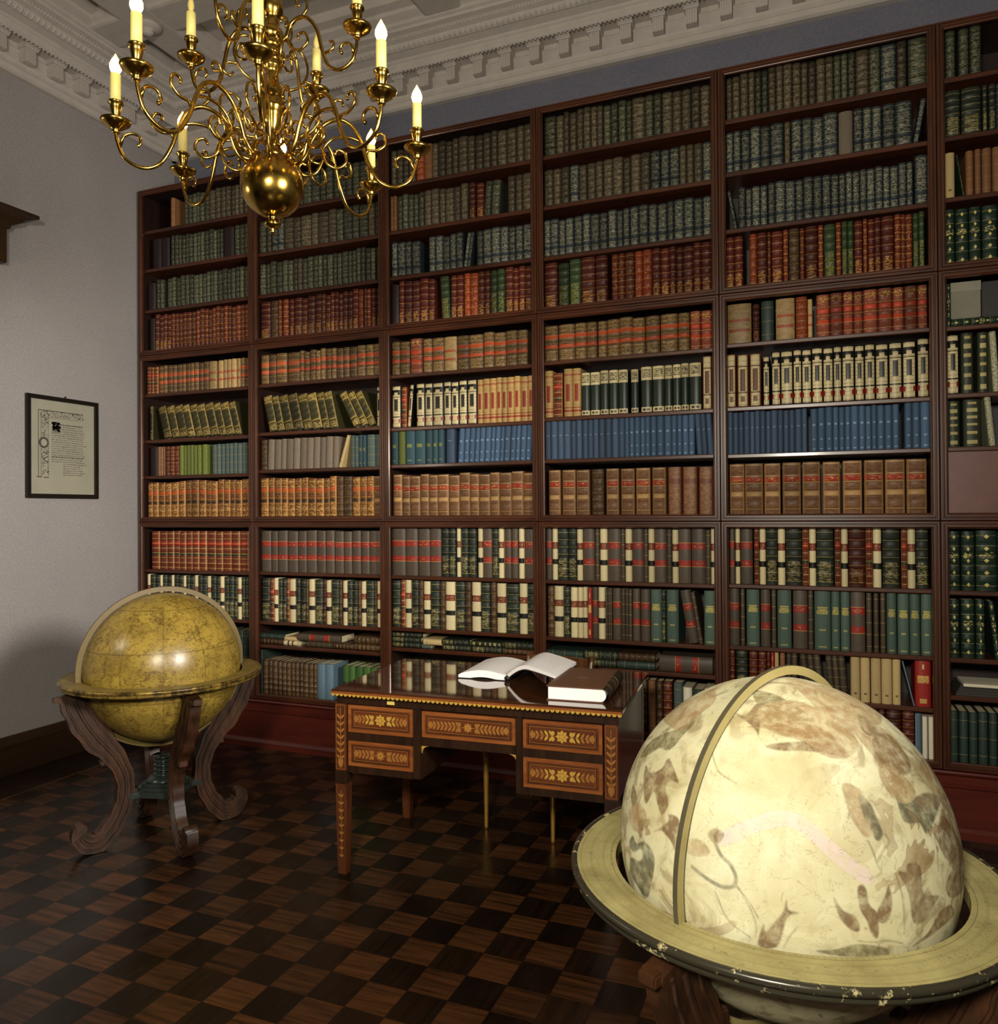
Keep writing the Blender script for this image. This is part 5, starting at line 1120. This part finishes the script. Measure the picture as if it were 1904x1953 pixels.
def arm_meshes(scale, lower):
    """curves in the (radius, height) plane, pan at radius R, height 0"""
    q = MB()
    if lower:
        R = .4356
        main = smooth_path([(R, -.012), (R-.004, -.04), (R-.024, -.088), (.365, -.112), (.318, -.098), (.285, -.045), (.266, .01), (.24, .062), (.198, .082), (.152, .062), (.118, .015), (.098, -.035), (.075, -.06), (.03, -.055)], 6)
        N = len(main); q.tube(rz(main), [.0052+.0022*t for t in np.linspace(0, 1, N)], 8)
        q.tube(rz([(R-.012, -.055)]+spiral((R-.05, -.042), .034, .012, .35, 3.9)), [.0045]*18+[.0065], 7)
        q.tube(rz([(.277, -.02)]+smooth_path([(.285, -.004), (.315, -.002), (.338, .02), (.33, .048), (.312, .046), (.31, .032)], 5)), .0045, 7)
        q.tube(rz(smooth_path([(.262, .02), (.225, .03), (.18, .022), (.15, -.012), (.158, -.052), (.19, -.068), (.218, -.048), (.214, -.02), (.193, -.012), (.183, -.028)], 5)), .0046, 7)
        q.tube(rz(smooth_path([(.2, .082), (.178, .11), (.186, .138), (.206, .14), (.21, .124)], 5)), .0042, 7)
        q.tube(rz(smooth_path([(.152, -.04), (.13, -.085), (.098, -.098), (.078, -.08), (.086, -.062), (.1, -.066)], 5)), .0042, 7)
        q.tube(rz(smooth_path([(.12, .015), (.1, .03), (.082, .018), (.084, .0), (.096, .002)], 5)), .004, 7)
    else:
        R = .28
        main = smooth_path([(R, -.012), (R-.004, -.045), (R-.02, -.083), (.225, -.1), (.187, -.082), (.166, -.03), (.15, .03), (.122, .068), (.09, .075), (.062, .055), (.048, .022), (.028, .012)], 6)
        N = len(main); q.tube(rz(main), [.0048+.002*t for t in np.linspace(0, 1, N)], 8)
        q.tube(rz([(R-.012, -.06)]+spiral((R-.042, -.046), .027, .009, .3, 3.9)), [.004]*18+[.006], 7)
        q.tube(rz(smooth_path([(.172, -.045), (.2, -.035), (.204, -.015), (.19, -.012)], 5)), .004, 7)
        q.tube(rz(smooth_path([(.1, .074), (.118, .1), (.112, .132), (.088, .134), (.082, .116), (.095, .11)], 5)), .004, 7)
        q.tube(rz(smooth_path([(.05, .02), (.066, -.012), (.098, -.02), (.12, .002), (.11, .028), (.09, .026), (.09, .012)], 5)), .004, 7)
        q.tube(rz(smooth_path([(.06, .052), (.05, .08), (.036, .086), (.03, .072)], 5)), .0038, 7)
    return q, R
def pan_mb(R):
    q = MB(); q.lathe([(0, -.02), (.008, -.02), (.012, -.014), (.01, -.008), (.02, -.003), (.03, .004), (.038, .010), (.042, .018), (.040, .019), (.034, .012), (.02, .008), (.0, .008)], 28, (R, 0, 0)); return q
def cup_mb(R):
    q = MB(); q.lathe([(0, .008), (.012, .008), (.009, .014), (.013, .02), (.008, .026), (.0085, .03), (.012, .036), (.0155, .055), (.0165, .066), (.021, .069), (.021, .073), (.0155, .074), (.0, .072)], 22, (R, 0, 0))
    return q
def candle_mb(R, h):
    q = MB(); q.lathe([(0, .072), (.0142, .072), (.0142, .072+h-.002), (.0125, .072+h), (.0, .072+h)], 18, (R, 0, 0)); return q
def bulb_mb(R, h, f=1):
    q = MB(); z = .072+h; q.lathe([(0, z), (.008*f, z), (.013*f, z+.008), (.0165*f, z+.018), (.0155*f, z+.028), (.0108*f, z+.04), (.0055*f, z+.05), (.0015, z+.058), (0, z+.06)], 16, (R, 0, 0)); return q
def make_arm(lower, lit):
    q, R = arm_meshes(1, lower); a = q.build('arm', BRASS, ch)
    pan_mb(R).build('drip_pan', BRASS, a); cup_mb(R).build('candle_cup', BRASS, a)
    h = .082
    candle_mb(R, h).build('candle_sleeve', WAX, a)
    bulb_mb(R, h, 1 if lit else .62).build('flame_bulb', LIT if lit else UNLIT, a); return a
lo = make_arm(True, True)
for k in range(8):
    a = lo if k == 0 else dup(lo, ch); a.rotation_euler.z = -.196+k*math.pi/4; a.location = (0, 0, zl(2.62))
upm = make_arm(False, False)
for k in range(4):
    a = upm if k == 0 else dup(upm, ch); a.rotation_euler.z = math.radians(7)+k*math.pi/2; a.location = (0, 0, zl(2.9))
# loose scrolls between the arms, above the ball
q = MB()
q.tube(rz(smooth_path([(.03, -.02), (.07, -.035), (.12, -.02), (.15, .015), (.148, .06), (.12, .078), (.095, .062), (.1, .04), (.115, .042)], 5)), .0042, 7)
q.tube(rz(smooth_path([(.14, .0), (.165, -.03), (.15, -.062), (.12, -.06), (.112, -.042), (.125, -.034)], 5)), .004, 7)
q.tube(rz(smooth_path([(.05, -.03), (.06, -.06), (.09, -.075), (.1, -.055), (.085, -.048)], 5)), .004, 7)
sc = q.build('scroll', BRASS, ch)
for k in range(8):
    a = sc if k == 0 else dup(sc, ch); a.rotation_euler.z = -.196+(k+.5)*math.pi/4; a.location = (0, 0, zl(2.65))
q = MB()
q.tube(rz(smooth_path([(.02, -.03), (.05, -.045), (.09, -.02), (.11, .03), (.095, .075), (.068, .085), (.055, .066), (.066, .052), (.075, .062)], 5)), .004, 7)
q.tube(rz(smooth_path([(.1, -.005), (.13, -.01), (.14, -.035), (.122, -.046), (.112, -.034)], 5)), .0038, 7)
sc = q.build('scroll', BRASS, ch)
for k in range(4):
    a = sc if k == 0 else dup(sc, ch); a.rotation_euler.z = math.radians(52)+k*math.pi/2; a.location = (0, 0, zl(2.83))

# ------------------------------------------------------------------ framed document on the left wall
y0, y1, z0, z1 = 3.276, 3.778, 1.604, 2.23
fd = empty('framed_document', (XL_+.003, (y0+y1)/2, (z0+z1)/2)); tag(fd, 'black-framed old printed document hanging on the left wall', 'picture')
hy, hz = (y1-y0)/2, (z1-z0)/2
BLK_ = plain('black_frame', lin((20, 16, 12)), .35); INK = plain('printing_ink', lin((70, 62, 56)), .8); INK2 = plain('pale_printing_ink', lin((104, 98, 86)), .8)
DOC = plain('aged_document_paper', lin((152, 148, 130)), .75, 0, .12, 8)
q = MB(); fw_ = .026
for a, b, c, d in ((-hy, hy, -hz, -hz+fw_), (-hy, hy, hz-fw_, hz), (-hy, -hy+fw_, -hz+fw_, hz-fw_), (hy-fw_, hy, -hz+fw_, hz-fw_)): q.bbox(0, .022, a, b, c, d, .002)
q.build('frame', BLK_, fd)
q = MB(); q.box(.001, .008, -hy+fw_-.004, hy-fw_+.004, -hz+fw_-.004, hz-fw_+.004, 0)
W_, H_ = 2*(hy-fw_), 2*(hz-fw_)
def ink(u0, u1, v0, v1, m=1):  # u from the left as seen, v from the bottom
    ya, yb = -hy+fw_+u0*W_, -hy+fw_+u1*W_; za, zb = -hz+fw_+v0*H_, -hz+fw_+v1*H_
    q.add([(.0084, ya, za), (.0084, yb, za), (.0084, yb, zb), (.0084, ya, zb)], [(0, 1, 2, 3)], m)
r2 = random.Random(3)
ink(.12, .13, .18, .89); ink(.16, .166, .18, .86); ink(.27, .276, .2, .8, 2); ink(.12, .82, .885, .893); ink(.16, .8, .815, .82, 2); ink(.1, .18, .175, .185); ink(.2, .28, .17, .18)
for k in range(420):      # leafy border scrolls
    if k < 260: u_, v_ = r2.uniform(.165, .27), r2.uniform(.2, .84)
    else: u_, v_ = r2.uniform(.14, .82), r2.uniform(.825, .885)
    if (u_-.21)**2+((v_-.545)*1.3)**2 < .0036: continue
    ink(u_, u_+r2.uniform(.006, .018), v_, v_+r2.uniform(.004, .012), r2.choice((1, 2)))
for k in range(24):      # round seal
    a0_, a1_ = 2*math.pi*k/24, 2*math.pi*(k+1)/24; pts = []
    for rr, aa in ((.022, a0_), (.034, a0_), (.034, a1_), (.022, a1_)): pts.append((.0086, -hy+fw_+.205*W_+rr*math.cos(aa), -hz+fw_+.545*H_+rr*math.sin(aa)))
    q.add(pts, [(0, 1, 2, 3)], 1)
for k in range(60): u_, v_ = r2.uniform(.32, .43), r2.uniform(.67, .765); ink(u_, u_+.03, v_, v_+.016, r2.choice((1, 1, 2)))
ink(.32, .45, .665, .672)
for k in range(24):      # lines of print and of handwriting
    v_ = .745-k*.0235; big = k in (0, 15); x_ = .45 if k < 4 else .32
    if k > 17: x_ = .5
    end = .86 if k < 18 else .85
    while x_ < end-r2.uniform(0, .08):
        w_ = r2.uniform(.012, .045)
        ink(x_, x_+w_, v_, v_+(.012 if big else .0075), 1 if (big or r2.random() < .5) else 2); x_ += w_+.008
q.build('document', [DOC, INK, INK2], fd)
q = MB(); q.tube([(.001, .015, hz+.004), (.012, .015, hz+.006), (.014, .015, hz+.014)], .003, 6); q.build('hanging_hook', BLK_, fd)

# ------------------------------------------------------------------ wooden pelmet at the left edge
PEL = wood('pelmet_wood', lin((36, 22, 9)), lin((62, 40, 17)), .4, 'Y', 10)
pe = empty('pelmet', (XL_, 2.5, 2.95)); tag(pe, 'dark wooden pelmet with a moulded crown, high on the left wall at the photo edge', 'pelmet')
ye, ye2 = 3.262, 3.12
q = MB(); q.bbox(.001, .07, 1.9-2.5, ye2-2.5, .0, .2, .003); q.build('body', PEL, pe)
q = MB(); vs_ = []; steps = [(.195, .0), (.2, .012), (.222, .02), (.238, .05), (.246, .062), (.262, .075), (.28, .12), (.286, .14), (.306, .14)]
for z_, e_ in steps:
    for (x_, y_) in ((.001, 1.9-2.5-e_), (.07+e_*.6, 1.9-2.5-e_), (.07+e_*.6, ye2-2.5+e_), (.001, ye2-2.5+e_)): vs_.append((x_, y_, z_))
N_ = len(steps); fs = [(4*i+c, 4*i+(c+1) % 4, 4*i+4+(c+1) % 4, 4*i+4+c) for i in range(N_-1) for c in range(4)]+[(3, 2, 1, 0), tuple(4*(N_-1)+c for c in range(4))]
q.add(vs_, fs); q.build('crown_moulding', PEL, pe)
